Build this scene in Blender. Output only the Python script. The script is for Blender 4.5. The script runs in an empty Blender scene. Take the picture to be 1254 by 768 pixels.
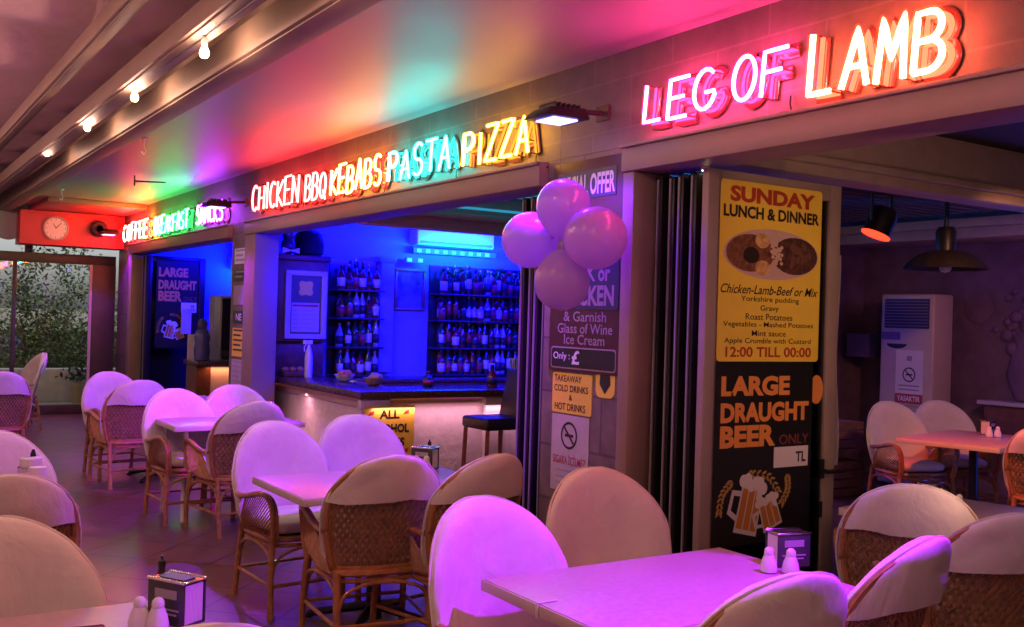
import bpy, bmesh, math, random
from mathutils import Vector, Matrix, Quaternion, noise as mnoise
PI = math.pi
R = random.Random(7)
sc = bpy.context.scene
C = sc.collection

# ------------------------------------------------------------------ camera
cam_d = bpy.data.cameras.new("camera")
cam = bpy.data.objects.new("camera", cam_d)
C.objects.link(cam)
yaw, pit, rol = 0.575308, 0.0051447, 0.0294216
fw = Vector((math.sin(yaw), math.cos(yaw), 0)); rt = Vector((math.cos(yaw), -math.sin(yaw), 0)); up = Vector((0, 0, 1))
f2 = fw * math.cos(pit) + up * math.sin(pit); u2 = up * math.cos(pit) - fw * math.sin(pit)
r2 = rt * math.cos(rol) + u2 * math.sin(rol); u3 = u2 * math.cos(rol) - rt * math.sin(rol)
mw = Matrix((r2, u3, -f2)).transposed().to_4x4()
mw.translation = Vector((0, 0, 1.6))
cam.matrix_world = mw
cam_d.sensor_width = 36.0
cam_d.lens = 35.63
cam_d.clip_start = 0.05
cam_d.clip_end = 2000
sc.camera = cam

# ------------------------------------------------------------------ sky, dusk light, exposure
w = bpy.data.worlds.new("World"); sc.world = w; w.use_nodes = True
nt = w.node_tree
bg = nt.nodes["Background"]
sky = nt.nodes.new("ShaderNodeTexSky")
sky.sky_type = 'NISHITA'; sky.sun_disc = False
sky.sun_elevation = math.radians(58); sky.sun_rotation = math.radians(200)
sky.dust_density = 3.0; sky.air_density = 1.0
hs = nt.nodes.new("ShaderNodeHueSaturation"); hs.inputs['Saturation'].default_value = 0.3   # an overcast, greyish dusk
nt.links.new(sky.outputs[0], hs.inputs['Color'])
nt.links.new(hs.outputs[0], bg.inputs[0])
bg.inputs[1].default_value = 0.15
sun_d = bpy.data.lights.new("sun", 'SUN'); sun_d.energy = 1.3; sun_d.angle = math.radians(15); sun_d.color = (1, .95, .88)
sun = bpy.data.objects.new("sun", sun_d); C.objects.link(sun)
sun.rotation_euler = (math.radians(32), 0, math.radians(-20)); sun.location = (0, 30, 30)
sc.view_settings.view_transform = 'Standard'
sc.view_settings.look = 'None'
sc.view_settings.exposure = 0.2
sc.view_settings.gamma = 1.0
sc.view_settings.use_curve_mapping = False
sc.render.engine = 'CYCLES'
cy = sc.cycles
cy.use_denoising = True
try: cy.denoiser = 'OPENIMAGEDENOISE'
except Exception: pass
cy.max_bounces = 6; cy.diffuse_bounces = 3; cy.glossy_bounces = 3; cy.transmission_bounces = 4; cy.transparent_max_bounces = 8
cy.sample_clamp_indirect = 4.0
cy.caustics_reflective = False; cy.caustics_refractive = False

# ------------------------------------------------------------------ materials
MATS = {}
def mat(name, col, rough=.6, metal=0., noise=0., nscale=8., bump=0., bscale=40., spec=.5, emit=None, estr=0., trans=0., alpha=1., coat=0., sheen=0., bdist=.01):
    if name in MATS: return MATS[name]
    m = bpy.data.materials.new(name); m.use_nodes = True
    n = m.node_tree.nodes; l = m.node_tree.links; b = n["Principled BSDF"]
    b.inputs['Base Color'].default_value = (*col, 1); b.inputs['Roughness'].default_value = rough
    b.inputs['Metallic'].default_value = metal; b.inputs['Specular IOR Level'].default_value = spec
    b.inputs['Coat Weight'].default_value = coat
    b.inputs['Sheen Weight'].default_value = sheen
    if trans: b.inputs['Transmission Weight'].default_value = trans
    if alpha < 1: b.inputs['Alpha'].default_value = alpha
    if emit: b.inputs['Emission Color'].default_value = (*emit, 1); b.inputs['Emission Strength'].default_value = estr
    if noise or bump:
        tc = n.new('ShaderNodeTexCoord')
    if noise:
        t = n.new('ShaderNodeTexNoise'); t.inputs['Scale'].default_value = nscale; t.inputs['Detail'].default_value = 6; t.inputs['Roughness'].default_value = .6
        l.new(tc.outputs['Object'], t.inputs['Vector'])
        r = n.new('ShaderNodeValToRGB'); r.color_ramp.elements[0].position = .3; r.color_ramp.elements[1].position = .7
        r.color_ramp.elements[0].color = (*[c * (1 - noise) for c in col], 1); r.color_ramp.elements[1].color = (*[min(1, c * (1 + noise)) for c in col], 1)
        l.new(t.outputs['Fac'], r.inputs[0]); l.new(r.outputs[0], b.inputs['Base Color'])
        rr = n.new('ShaderNodeMapRange'); rr.inputs['To Min'].default_value = max(0, rough - .1); rr.inputs['To Max'].default_value = min(1, rough + .12)
        l.new(t.outputs['Fac'], rr.inputs[0]); l.new(rr.outputs[0], b.inputs['Roughness'])
    if bump:
        t2 = n.new('ShaderNodeTexNoise'); t2.inputs['Scale'].default_value = bscale; t2.inputs['Detail'].default_value = 5
        l.new(tc.outputs['Object'], t2.inputs['Vector'])
        bp = n.new('ShaderNodeBump'); bp.inputs['Strength'].default_value = bump; bp.inputs['Distance'].default_value = bdist
        l.new(t2.outputs['Fac'], bp.inputs['Height']); l.new(bp.outputs[0], b.inputs['Normal'])
    MATS[name] = m
    return m

def tile_mat(name, c1, c2, mortar, plane, bw, bh, rough=.5, offset=.5, msize=.008, rot=0., bumpk=.3, var=.35):
    """stone tiles: brick pattern laid on the given plane of object space"""
    m = bpy.data.materials.new(name); m.use_nodes = True
    n = m.node_tree.nodes; l = m.node_tree.links; b = n["Principled BSDF"]
    tc = n.new('ShaderNodeTexCoord'); sx = n.new('ShaderNodeSeparateXYZ'); cb = n.new('ShaderNodeCombineXYZ')
    l.new(tc.outputs['Object'], sx.inputs[0])
    a, c = plane
    l.new(sx.outputs[a], cb.inputs[0]); l.new(sx.outputs[c], cb.inputs[1])
    mp = n.new('ShaderNodeMapping'); mp.inputs['Rotation'].default_value = (0, 0, rot)
    l.new(cb.outputs[0], mp.inputs[0])
    br = n.new('ShaderNodeTexBrick'); br.offset = offset
    br.inputs['Color1'].default_value = (*c1, 1); br.inputs['Color2'].default_value = (*c2, 1); br.inputs['Mortar'].default_value = (*mortar, 1)
    br.inputs['Scale'].default_value = 1; br.inputs['Mortar Size'].default_value = msize; br.inputs['Brick Width'].default_value = bw; br.inputs['Row Height'].default_value = bh
    br.inputs['Mortar Smooth'].default_value = .2; br.inputs['Bias'].default_value = 0
    l.new(mp.outputs[0], br.inputs['Vector'])
    ns = n.new('ShaderNodeTexNoise'); ns.inputs['Scale'].default_value = 7; ns.inputs['Detail'].default_value = 8; ns.inputs['Roughness'].default_value = .65
    l.new(tc.outputs['Object'], ns.inputs['Vector'])
    mr = n.new('ShaderNodeMapRange'); mr.inputs['From Min'].default_value = .3; mr.inputs['From Max'].default_value = .7; mr.inputs['To Min'].default_value = 1 - var; mr.inputs['To Max'].default_value = 1 + var
    l.new(ns.outputs['Fac'], mr.inputs[0])
    mx = n.new('ShaderNodeMix'); mx.data_type = 'RGBA'; mx.blend_type = 'MULTIPLY'; mx.inputs['Factor'].default_value = 1
    l.new(br.outputs['Color'], mx.inputs['A']); l.new(mr.outputs[0], mx.inputs['B'])
    l.new(mx.outputs['Result'], b.inputs['Base Color'])
    r2_ = n.new('ShaderNodeMapRange'); r2_.inputs['To Min'].default_value = rough - .12; r2_.inputs['To Max'].default_value = rough + .15
    l.new(ns.outputs['Fac'], r2_.inputs[0]); l.new(r2_.outputs[0], b.inputs['Roughness'])
    ad = n.new('ShaderNodeMath'); ad.operation = 'MULTIPLY_ADD'; ad.inputs[1].default_value = -1.; 
    l.new(br.outputs['Fac'], ad.inputs[0]); ml = n.new('ShaderNodeMath'); ml.operation = 'MULTIPLY'; ml.inputs[1].default_value = .35
    l.new(ns.outputs['Fac'], ml.inputs[0]); l.new(ml.outputs[0], ad.inputs[2])
    bp = n.new('ShaderNodeBump'); bp.inputs['Strength'].default_value = bumpk; bp.inputs['Distance'].default_value = .004
    l.new(ad.outputs[0], bp.inputs['Height']); l.new(bp.outputs[0], b.inputs['Normal'])
    MATS[name] = m
    return m

def emat(name, col, strength):
    if name in MATS: return MATS[name]
    m = bpy.data.materials.new(name); m.use_nodes = True
    n = m.node_tree.nodes; l = m.node_tree.links
    n.remove(n["Principled BSDF"])
    e = n.new('ShaderNodeEmission'); e.inputs[0].default_value = (*col, 1); e.inputs[1].default_value = strength
    l.new(e.outputs[0], n["Material Output"].inputs[0]); MATS[name] = m
    return m

def glass_mat(name, col=(1, 1, 1), refl=.08, rough=.02):
    """thin pane: mostly clear with a faint mirror"""
    m = bpy.data.materials.new(name); m.use_nodes = True
    n = m.node_tree.nodes; l = m.node_tree.links
    n.remove(n["Principled BSDF"])
    t = n.new('ShaderNodeBsdfTransparent'); t.inputs[0].default_value = (*col, 1)
    g = n.new('ShaderNodeBsdfGlossy'); g.inputs['Roughness'].default_value = rough
    fr = n.new('ShaderNodeFresnel'); fr.inputs['IOR'].default_value = 1.45
    mx = n.new('ShaderNodeMixShader'); l.new(fr.outputs[0], mx.inputs[0]); l.new(t.outputs[0], mx.inputs[1]); l.new(g.outputs[0], mx.inputs[2])
    l.new(mx.outputs[0], n["Material Output"].inputs[0]); MATS[name] = m
    return m

def fabric_mat(name, col):
    """woven cotton cover with soft creases"""
    m = mat(name, col, rough=.9, noise=.13, nscale=3.5, spec=.2)
    n = m.node_tree.nodes; l = m.node_tree.links; b = n["Principled BSDF"]
    tc = n.new('ShaderNodeTexCoord')
    mp = n.new('ShaderNodeMapping'); mp.inputs['Scale'].default_value = (5, 5, 3); l.new(tc.outputs['Object'], mp.inputs[0])
    oi = n.new('ShaderNodeObjectInfo'); cb = n.new('ShaderNodeVectorMath'); cb.operation = 'SCALE'; cb.inputs[0].default_value = (31, 17, 53)
    l.new(oi.outputs['Random'], cb.inputs['Scale']); l.new(cb.outputs[0], mp.inputs['Location'])
    a = n.new('ShaderNodeTexNoise'); a.inputs['Scale'].default_value = 1; a.inputs['Detail'].default_value = 4; a.inputs['Distortion'].default_value = .8
    l.new(mp.outputs[0], a.inputs['Vector'])
    wv = n.new('ShaderNodeTexNoise'); wv.inputs['Scale'].default_value = 420; l.new(tc.outputs['Object'], wv.inputs['Vector'])
    b1 = n.new('ShaderNodeBump'); b1.inputs['Strength'].default_value = .8; b1.inputs['Distance'].default_value = .026; l.new(a.outputs['Fac'], b1.inputs['Height'])
    b2 = n.new('ShaderNodeBump'); b2.inputs['Strength'].default_value = .25; b2.inputs['Distance'].default_value = .002; l.new(wv.outputs['Fac'], b2.inputs['Height'])
    l.new(b1.outputs[0], b2.inputs['Normal']); l.new(b2.outputs[0], b.inputs['Normal'])
    return m

def ceiling_mat():
    m = mat('fluted_ceiling_panel', (.36, .31, .34), rough=.45, noise=.05, nscale=2)
    n = m.node_tree.nodes; l = m.node_tree.links; b = n["Principled BSDF"]
    tc = n.new('ShaderNodeTexCoord'); wv = n.new('ShaderNodeTexWave'); wv.bands_direction = 'Y'; wv.inputs['Scale'].default_value = 14; wv.inputs['Distortion'].default_value = 0
    l.new(tc.outputs['Object'], wv.inputs['Vector'])
    bp = n.new('ShaderNodeBump'); bp.inputs['Strength'].default_value = .35; bp.inputs['Distance'].default_value = .003
    l.new(wv.outputs['Fac'], bp.inputs['Height']); l.new(bp.outputs[0], b.inputs['Normal'])
    return m

def leaf_mat():
    m = mat('leaf', (.07, .10, .035), rough=.5, spec=.3)
    n = m.node_tree.nodes; l = m.node_tree.links; b = n["Principled BSDF"]
    g = n.new('ShaderNodeNewGeometry'); r = n.new('ShaderNodeValToRGB')
    r.color_ramp.elements[0].color = (.035, .06, .02, 1); r.color_ramp.elements[1].color = (.13, .17, .06, 1)
    l.new(g.outputs['Random Per Island'], r.inputs[0]); l.new(r.outputs[0], b.inputs['Base Color'])
    return m

# ------------------------------------------------------------------ mesh builder
class MB:
    def __init__(s): s.v = []; s.f = []; s.mi = []; s.cur = 0
    def add(s, vs, fs):
        o = len(s.v); s.v += [tuple(x) for x in vs]; s.f += [tuple(i + o for i in q) for q in fs]; s.mi += [s.cur] * len(fs)
    def box(s, x0, x1, y0, y1, z0, z1):
        s.add([(x0, y0, z0), (x1, y0, z0), (x1, y1, z0), (x0, y1, z0), (x0, y0, z1), (x1, y0, z1), (x1, y1, z1), (x0, y1, z1)],
              [(3, 2, 1, 0), (4, 5, 6, 7), (0, 1, 5, 4), (1, 2, 6, 5), (2, 3, 7, 6), (3, 0, 4, 7)])
        return s
    def tube(s, pts, r, n=8, closed=False, flat=None):
        P = [Vector(p) for p in pts]; N = len(P)
        rr = r if isinstance(r, (list, tuple)) else [r] * N
        T = []
        for i in range(N):
            a = P[(i - 1) % N] if (closed or i > 0) else P[i]; b = P[(i + 1) % N] if (closed or i < N - 1) else P[i]
            d = b - a
            T.append(d.normalized() if d.length > 1e-9 else Vector((0, 0, 1)))
        ref = flat if flat else (Vector((0, 0, 1)) if abs(T[0].z) < .9 else Vector((1, 0, 0)))
        u = (ref - T[0] * ref.dot(T[0])).normalized(); vs = []; fs = []
        for i in range(N):
            if i:
                q = T[i - 1].rotation_difference(T[i]); u = q @ u
                u = (u - T[i] * u.dot(T[i])).normalized()
            if flat:
                u = flat - T[i] * flat.dot(T[i]); u.normalize()
            v = T[i].cross(u)
            for k in range(n):
                a = 2 * PI * k / n
                vs.append(P[i] + (u * math.cos(a) * (rr[i] if not flat else rr[i] * .3) + v * math.sin(a) * rr[i]))
        for i in range(N if closed else N - 1):
            j = (i + 1) % N
            for k in range(n):
                k2 = (k + 1) % n
                fs.append((i * n + k, i * n + k2, j * n + k2, j * n + k))
        if not closed:
            fs.append(tuple(range(n - 1, -1, -1))); fs.append(tuple((N - 1) * n + k for k in range(n)))
        s.add(vs, fs); return s
    def lathe(s, prof, c=(0, 0, 0), n=20, ax='z', sx=1., sy=1.):
        vs = []; fs = []
        for (r, z) in prof:
            for k in range(n):
                a = 2 * PI * k / n; p = (r * math.cos(a) * sx, r * math.sin(a) * sy, z)
                if ax == 'x': p = (p[2], p[0], p[1])
                if ax == 'y': p = (p[0], p[2], p[1])
                vs.append((p[0] + c[0], p[1] + c[1], p[2] + c[2]))
        for i in range(len(prof) - 1):
            for k in range(n):
                k2 = (k + 1) % n
                q = (i * n + k, i * n + k2, (i + 1) * n + k2, (i + 1) * n + k)
                fs.append(q if ax != 'y' else q[::-1])
        a = tuple(range(n)); b = tuple((len(prof) - 1) * n + k for k in range(n))
        fs.append(a[::-1] if ax != 'y' else a); fs.append(b if ax != 'y' else b[::-1])
        s.add(vs, fs); return s
    def ball(s, c, r, n=20, m=12, sx=1, sy=1, sz=1):
        prof = [(r * math.sin(PI * i / m) + 1e-5, -r * math.cos(PI * i / m) * sz) for i in range(m + 1)]
        return s.lathe(prof, c, n, sx=sx, sy=sy)
    def prism(s, poly, z0, z1):
        n = len(poly)
        ar = sum(poly[i][0] * poly[(i + 1) % n][1] - poly[(i + 1) % n][0] * poly[i][1] for i in range(n))
        if ar < 0: poly = poly[::-1]
        s.add([(x, y, z0) for x, y in poly] + [(x, y, z1) for x, y in poly],
              [tuple(range(n - 1, -1, -1)), tuple(range(n, 2 * n))] + [(i, (i + 1) % n, n + (i + 1) % n, n + i) for i in range(n)])
        return s
    def grid(s, fn, nu, nv):
        vs = [fn(i / nu, j / nv) for j in range(nv + 1) for i in range(nu + 1)]
        fs = [(j * (nu + 1) + i, j * (nu + 1) + i + 1, (j + 1) * (nu + 1) + i + 1, (j + 1) * (nu + 1) + i) for j in range(nv) for i in range(nu)]
        s.add(vs, fs); return s
    def build(s, name, m, parent=None, smooth=False, bevel=0., seg=2, world=True, loc=None):
        me = bpy.data.meshes.new(name)
        me.from_pydata(s.v, [], s.f)
        for q in (m if isinstance(m, (list, tuple)) else [m]): me.materials.append(q)
        for p, k in zip(me.polygons, s.mi): p.material_index = k
        if bevel:
            bm = bmesh.new(); bm.from_mesh(me); bm.normal_update()
            ed = [e for e in bm.edges if len(e.link_faces) == 2 and e.calc_face_angle(0) > .6]
            bmesh.ops.bevel(bm, geom=ed, offset=bevel, segments=seg, affect='EDGES', profile=.5, clamp_overlap=True)
            bm.to_mesh(me); bm.free()
        me.update()
        if smooth or bevel:
            me.polygons.foreach_set('use_smooth', [True] * len(me.polygons))
            try: me.set_sharp_from_angle(angle=math.radians(42 if smooth else 35))
            except Exception: pass
        o = bpy.data.objects.new(name, me); C.objects.link(o)
        if parent is not None:
            o.parent = parent
            if world and parent in BASE: o.matrix_parent_inverse = BASE[parent].inverted()
        return o

BASE = {}
def tag(o, label=None, cat=None, group=None, kind=None):
    if label: o['label'] = label
    if cat: o['category'] = cat
    if group: o['group'] = group
    if kind: o['kind'] = kind
    return o
def thing(name, label, cat, loc=(0, 0, 0), rz=0., group=None, base=False, frame=None):
    """an Empty at the thing's base. base=True: its parts are written in world coordinates; frame: (origin, right, up) of a flat sign"""
    o = bpy.data.objects.new(name, None); C.objects.link(o); o.empty_display_size = .1
    if frame:
        p, r, u = [Vector(q) for q in frame]; n = r.cross(u)
        M = Matrix((r, u, n)).transposed().to_4x4(); M.translation = p
    else:
        M = Matrix.Translation(loc) @ Matrix.Rotation(rz, 4, 'Z')
    o.matrix_world = M
    if base: BASE[o] = M
    return tag(o, label, cat, group)
def struct(name, mb, m, **k):
    o = mb.build(name, m, **k); o['kind'] = 'structure'; return o
def dup(root, loc, rz=0., label=None, group=None):
    r = root.copy(); C.objects.link(r)
    r.matrix_world = Matrix.Translation(loc) @ Matrix.Rotation(rz, 4, 'Z')
    if label: r['label'] = label
    if group: r['group'] = group
    for ch in list(root.children):
        c = ch.copy(); C.objects.link(c); c.parent = r
        for g in list(ch.children):
            d = g.copy(); C.objects.link(d); d.parent = c
    return r
def lamp(kind, name, parent, loc, energy, col, target=None, size=.1, sizey=None, spot=None, blend=.3):
    d = bpy.data.lights.new(name, kind); d.energy = energy; d.color = col
    if kind == 'AREA':
        d.size = size
        if sizey: d.shape = 'RECTANGLE'; d.size_y = sizey
    else: d.shadow_soft_size = size
    if kind == 'SPOT': d.spot_size = math.radians(spot); d.spot_blend = blend
    o = bpy.data.objects.new(name, d); C.objects.link(o)
    M = Matrix.Translation(loc)
    if target is not None:
        M = M @ (Vector(target) - Vector(loc)).to_track_quat('-Z', 'Y').to_matrix().to_4x4()
    if parent is not None:
        o.parent = parent
        if parent in BASE: o.matrix_parent_inverse = BASE[parent].inverted()
    o.matrix_basis = M
    return o

def text_mesh(s, bold=0., shear=0.):
    cu = bpy.data.curves.new('tmp_text', 'FONT'); cu.body = s; cu.size = 1; cu.offset = bold; cu.shear = shear; cu.resolution_u = 3
    o = bpy.data.objects.new('tmp_text', cu); C.objects.link(o)
    dg = bpy.context.evaluated_depsgraph_get()
    me = bpy.data.meshes.new_from_object(o.evaluated_get(dg))
    bpy.data.objects.remove(o); bpy.data.curves.remove(cu)
    return me
def text(s, x0, y0, x1, y1, m, parent, z=.004, bold=.02, shear=0., name='lettering', thick=0.):
    """lettering that fills the box x0..x1, y0..y1 of a sign's own frame"""
    me = text_mesh(s, bold, shear)
    xs = [v.co.x for v in me.vertices]; ys = [v.co.y for v in me.vertices]
    ax, bx, ay, by = min(xs), max(xs), min(ys), max(ys)
    for v in me.vertices:
        v.co = Vector((x0 + (v.co.x - ax) / (bx - ax) * (x1 - x0), y0 + (v.co.y - ay) / (by - ay) * (y1 - y0), z))
    me.materials.clear(); me.materials.append(m); me.name = name
    o = bpy.data.objects.new(name, me); C.objects.link(o); o.parent = parent
    return o
def quad(x0, y0, x1, y1, z0, z1, b=None):
    b = b or MB(); return b.box(x0, x1, y0, y1, z0, z1)
def rrect(x0, y0, x1, y1, r, k=5):
    P = []
    for cx, cy_, a0 in ((x1 - r, y1 - r, 0), (x0 + r, y1 - r, 90), (x0 + r, y0 + r, 180), (x1 - r, y0 + r, 270)):
        for i in range(k + 1):
            a = math.radians(a0 + 90 * i / k); P.append((cx + r * math.cos(a), cy_ + r * math.sin(a)))
    return P
def ell(cx, cy_, rx, ry, n=32, rot=0.):
    return [(cx + rx * math.cos(2 * PI * i / n) * math.cos(rot) - ry * math.sin(2 * PI * i / n) * math.sin(rot),
             cy_ + rx * math.cos(2 * PI * i / n) * math.sin(rot) + ry * math.sin(2 * PI * i / n) * math.cos(rot)) for i in range(n)]
def spline(P, k=6):
    P = [Vector(p) for p in P]; out = []
    for i in range(len(P) - 1):
        p0 = P[max(i - 1, 0)]; p1 = P[i]; p2 = P[i + 1]; p3 = P[min(i + 2, len(P) - 1)]
        for j in range(k):
            t = j / k
            out.append(.5 * ((2 * p1) + (p2 - p0) * t + (2 * p0 - 5 * p1 + 4 * p2 - p3) * t * t + (3 * p1 - p0 - 3 * p2 + p3) * t ** 3))
    out.append(P[-1]); return out

FAC = lambda y, z: ((3.3, y, z), (0, -1, 0), (0, 0, 1))      # a sign frame on the street front
# palette
M_tile = tile_mat('facade_stone_tile', (.17, .135, .12), (.19, .15, .13), (.225, .185, .165), (1, 2), .62, .26, rough=.5, msize=.006, bumpk=.2, var=.2)
M_pil = tile_mat('pillar_stone_tile', (.16, .115, .095), (.20, .15, .125), (.10, .08, .07), (1, 2), .42, .3, rough=.5)
M_floor = tile_mat('terrace_floor_tile', (.14, .072, .058), (.16, .084, .068), (.06, .036, .03), (0, 1), .45, .45, rough=.36, offset=0, msize=.009, rot=math.radians(45), bumpk=.25, var=.22)
M_lint = mat('painted_steel_beige', (.29, .20, .155), rough=.42, noise=.08, nscale=5)
M_ceil = ceiling_mat()
M_fab = fabric_mat('cotton_cover_cream', (.74, .70, .63))
M_rat = mat('rattan_cane', (.40, .19, .07), rough=.42, noise=.35, nscale=22, bump=.3, bscale=90, bdist=.003, coat=.25)
M_weave = mat('rattan_weave', (.33, .18, .08), rough=.5, noise=.4, nscale=30)
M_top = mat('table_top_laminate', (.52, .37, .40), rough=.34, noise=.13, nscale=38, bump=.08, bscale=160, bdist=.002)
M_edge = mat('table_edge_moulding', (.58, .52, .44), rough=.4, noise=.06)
M_black = mat('black_metal', (.02, .02, .022), rough=.4, metal=.3)
M_steel = mat('chrome', (.75, .75, .76), rough=.18, metal=1.)
M_alu = mat('aluminium_rail', (.29, .21, .155), rough=.62, metal=.1, noise=.12, nscale=3)
M_white = mat('white_plastic', (.78, .77, .75), rough=.35)
M_paint = mat('white_plaster', (.72, .70, .67), rough=.75, noise=.06, nscale=3, bump=.2, bscale=18)
M_dark = mat('dark_ceiling', (.05, .035, .04), rough=.6, noise=.2)
M_wood = mat('dark_varnished_wood', (.16, .06, .03), rough=.4, noise=.3, nscale=12)
M_bronze = mat('dark_bronze_frame', (.02, .018, .018), rough=.35, metal=.4)
M_strip = mat('grey_weather_strip', (.25, .24, .23), rough=.5)
M_roof = mat('roof_fabric', (.60, .41, .43), rough=.75, noise=.1, nscale=1.6, bump=.35, bscale=3, bdist=.06)
M_yel = mat('yellow_sign_print', (.9, .68, .06), rough=.45, noise=.04)
M_blk = mat('black_sign_print', (.012, .012, .012), rough=.4)
M_ink = mat('black_ink', (.02, .015, .012), rough=.5)
M_red = mat('red_ink', (.45, .05, .02), rough=.5)
M_org = mat('orange_ink', (.85, .33, .06), rough=.5)
M_wht = mat('white_print', (.8, .78, .75), rough=.5)
M_gry = mat('grey_ink', (.35, .34, .33), rough=.5)
M_glass = glass_mat('window_glass')
M_granite = mat('dark_granite', (.09, .05, .04), rough=.25, noise=.5, nscale=60)
M_room = mat('room_plaster_mauve', (.17, .11, .19), rough=.8, noise=.25, nscale=4, bump=.5, bscale=7, bdist=.03)
M_corn = mat('cornice_cream', (.66, .54, .44), rough=.55, noise=.08)
M_wall_bluelit = mat('bar_wall_blue_light_tint', (.26, .28, .5), rough=.7, noise=.04)  # white wall with the blue led light tinted into its colour

# ================================================================== SETTING
struct('ground', MB().box(-400, 400, -400, 400, -.2, -.03), mat('ground_soil', (.16, .15, .12), rough=.9, noise=.3, nscale=.6))
struct('floor', MB().box(-2.3, 9.6, -1.6, 16.15, -.03, 0), M_floor)
struct('interior_ceiling', MB().box(3.56, 9.7, -1.6, 16.1, 2.93, 3.05), M_dark)

def wall(name, label, mb, m, **k):
    return tag(mb.build(name, m, **k), label, 'wall')
wall('side_wall', 'plain wall closing the terrace opposite the neon signs', MB().box(-2.4, -2.28, -1.6, 16.1, 0, 3.6), M_paint)
wall('end_wall', 'plain wall closing the near end of the terrace', MB().box(-2.4, 9.7, -1.75, -1.62, 0, 3.8), M_paint)
wall('far_dining_wall', 'mauve plaster wall at the back of the dining room behind the floor air conditioner', MB().box(9.5, 9.65, -1.6, 16.1, 0, 2.93), M_room)
wall('back_bar_wall', 'blue lit wall behind the bottle shelves of the bar', MB().box(3.56, 9.5, 10.55, 10.68, 0, 2.93), M_wall_bluelit)
wall('snack_bar_wall', 'blue lit wall at the back of the far snack counter', MB().box(3.56, 9.5, 15.25, 15.4, 0, 2.93), M_wall_bluelit)
wall('dining_side_wall', 'dark wall between the dining room and the bar passage', MB().box(8.4, 9.5, 7.4, 7.52, 0, 2.93), M_room)

# fascia and pillars: the street front
fa = MB().box(3.3, 3.56, -1.6, 15.95, 2.502, 3.05).build('fascia_wall', M_tile); tag(fa, 'long grey tiled fascia wall that carries the neon signs', 'wall')
def pillar(y0, y1, label):
    return tag(MB().box(3.3, 3.56, y0, y1, 0, 2.50).build('stone_pillar', M_pil), label, 'pillar')
pillar(4.025, 4.75, 'brown stone tiled pillar behind the balloons with the special offer board')
pillar(9.97, 10.5, 'narrow stone tiled pillar with small notices between the bar and the snack counter')
pillar(15.1, 15.95, 'stone pillar at the far end of the terrace beside the glass wall')

def opening(y0, y1, label, posts):
    t = thing('door_frame', label, 'door frame', (3.3, (y0 + y1) / 2, 0), base=True, group='beige metal frames around the shopfront openings')
    b = MB().box(3.24, 3.5, y0, y1, 2.36, 2.497).box(3.22, 3.24, y0, y1, 2.478, 2.497)
    b.build('header', M_lint, t, bevel=.004)
    for a, c in posts: MB().box(3.255, 3.5, a, c, 0, 2.358).build('post', M_lint, t, bevel=.005)
    return t
opening(-1.6, 4.02, 'beige metal frame of the dining room opening under the lamb sign', [(3.935, 4.02)])
opening(4.755, 9.965, 'beige metal frame of the bar opening under the chicken, kebab, pasta and pizza signs', [(9.66, 9.965)])
opening(10.505, 15.095, 'beige metal frame of the far snack bar opening', [(14.9, 15.095)])

# terrace ceiling and roof
struct('terrace_ceiling', MB().box(1.83, 3.298, -1.6, 16.1, 3.0, 3.06), M_ceil)
def wave_roof(u, v):
    x = 1.79 - 4.1 * u; y = -1.6 + 17.8 * v
    return (x, y, 3.42 + .16 * u * 4.1 * .5 + .05 * math.sin(v * 17.8 * 2 * PI / 1.48) - .04)
rb = MB().grid(wave_roof, 30, 190)
struct('roof_canopy', rb, M_roof, smooth=True)
def rail(name, x0, x1, z0, z1, label, grooves=True):
    b = MB().box(x0, x1, -1.6, 16.1, z0, z1)
    if grooves: b.box(x0 + .02, x1 - .02, -1.6, 16.1, z0 - .012, z0 - .001).box(x1, x1 + .012, -1.6, 16.1, z0 + .01, z0 + .03)
    return tag(b.build(name, M_alu, bevel=.006), label, 'roof rail', 'aluminium rails of the terrace roof')
rail('gutter_beam', 1.66, 1.84, 2.93, 3.1, 'wide tan gutter beam along the edge of the flat neon lit ceiling')
tag(MB().box(1.77, 1.828, -1.6, 16.1, 3.102, 3.6).build('gutter_board', M_alu), 'tan upright board closing the gap between the gutter beam and the roof fabric', 'board')
rail('roof_rail', 1.38, 1.52, 3.0, 3.12, 'aluminium roof rail just above the string of warm bulbs')
rail('roof_rail', 1.14, 1.24, 3.2, 3.3, 'aluminium roof rail nearest the top left corner of the picture')
rail('roof_rail', 0.1, .22, 3.33, 3.43, 'aluminium roof rail high over the left hand tables')
rail('roof_rail', -1.1, -.98, 3.4, 3.52, 'aluminium roof rail near the plain side wall')

# boxed corner at the end of the fascia, with clock and speaker
tag(MB().box(1.9, 3.298, 15.6, 16.05, 2.45, 2.93).build('corner_bulkhead', mat('board_red_glow', (.7, .09, .10), rough=.6, noise=.05), bevel=.01), 'boxed panel above the far window that carries the clock and a black speaker', 'bulkhead')  # the neon's red glow is put into the board's base colour
tag(MB().box(2.05, 3.298, 14.2, 16.05, 2.935, 2.998).build('dropped_ceiling_panel', mat('soffit_red_glow', (.7, .16, .13), rough=.5), bevel=.006), 'shallow dropped ceiling panel over the far corner coloured with the red neon glow', 'ceiling panel')  # base colour carries the red neon wash on this panel
ck = thing('wall_clock', 'round white wall clock on the red lit panel above the far window', 'clock', frame=((2.36, 15.598, 2.69), (1, 0, 0), (0, 0, 1)))
MB().lathe([(.14, 0), (.165, .004), (.17, .03), (.155, .038), (.148, .03), (.147, .022)], n=40).build('rim', mat('clock_rim', (.55, .5, .48), rough=.3), ck, smooth=True)
MB().prism(ell(0, 0, .146, .146, 40), .022, .024).build('dial', M_white, ck)
hb = MB()
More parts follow.
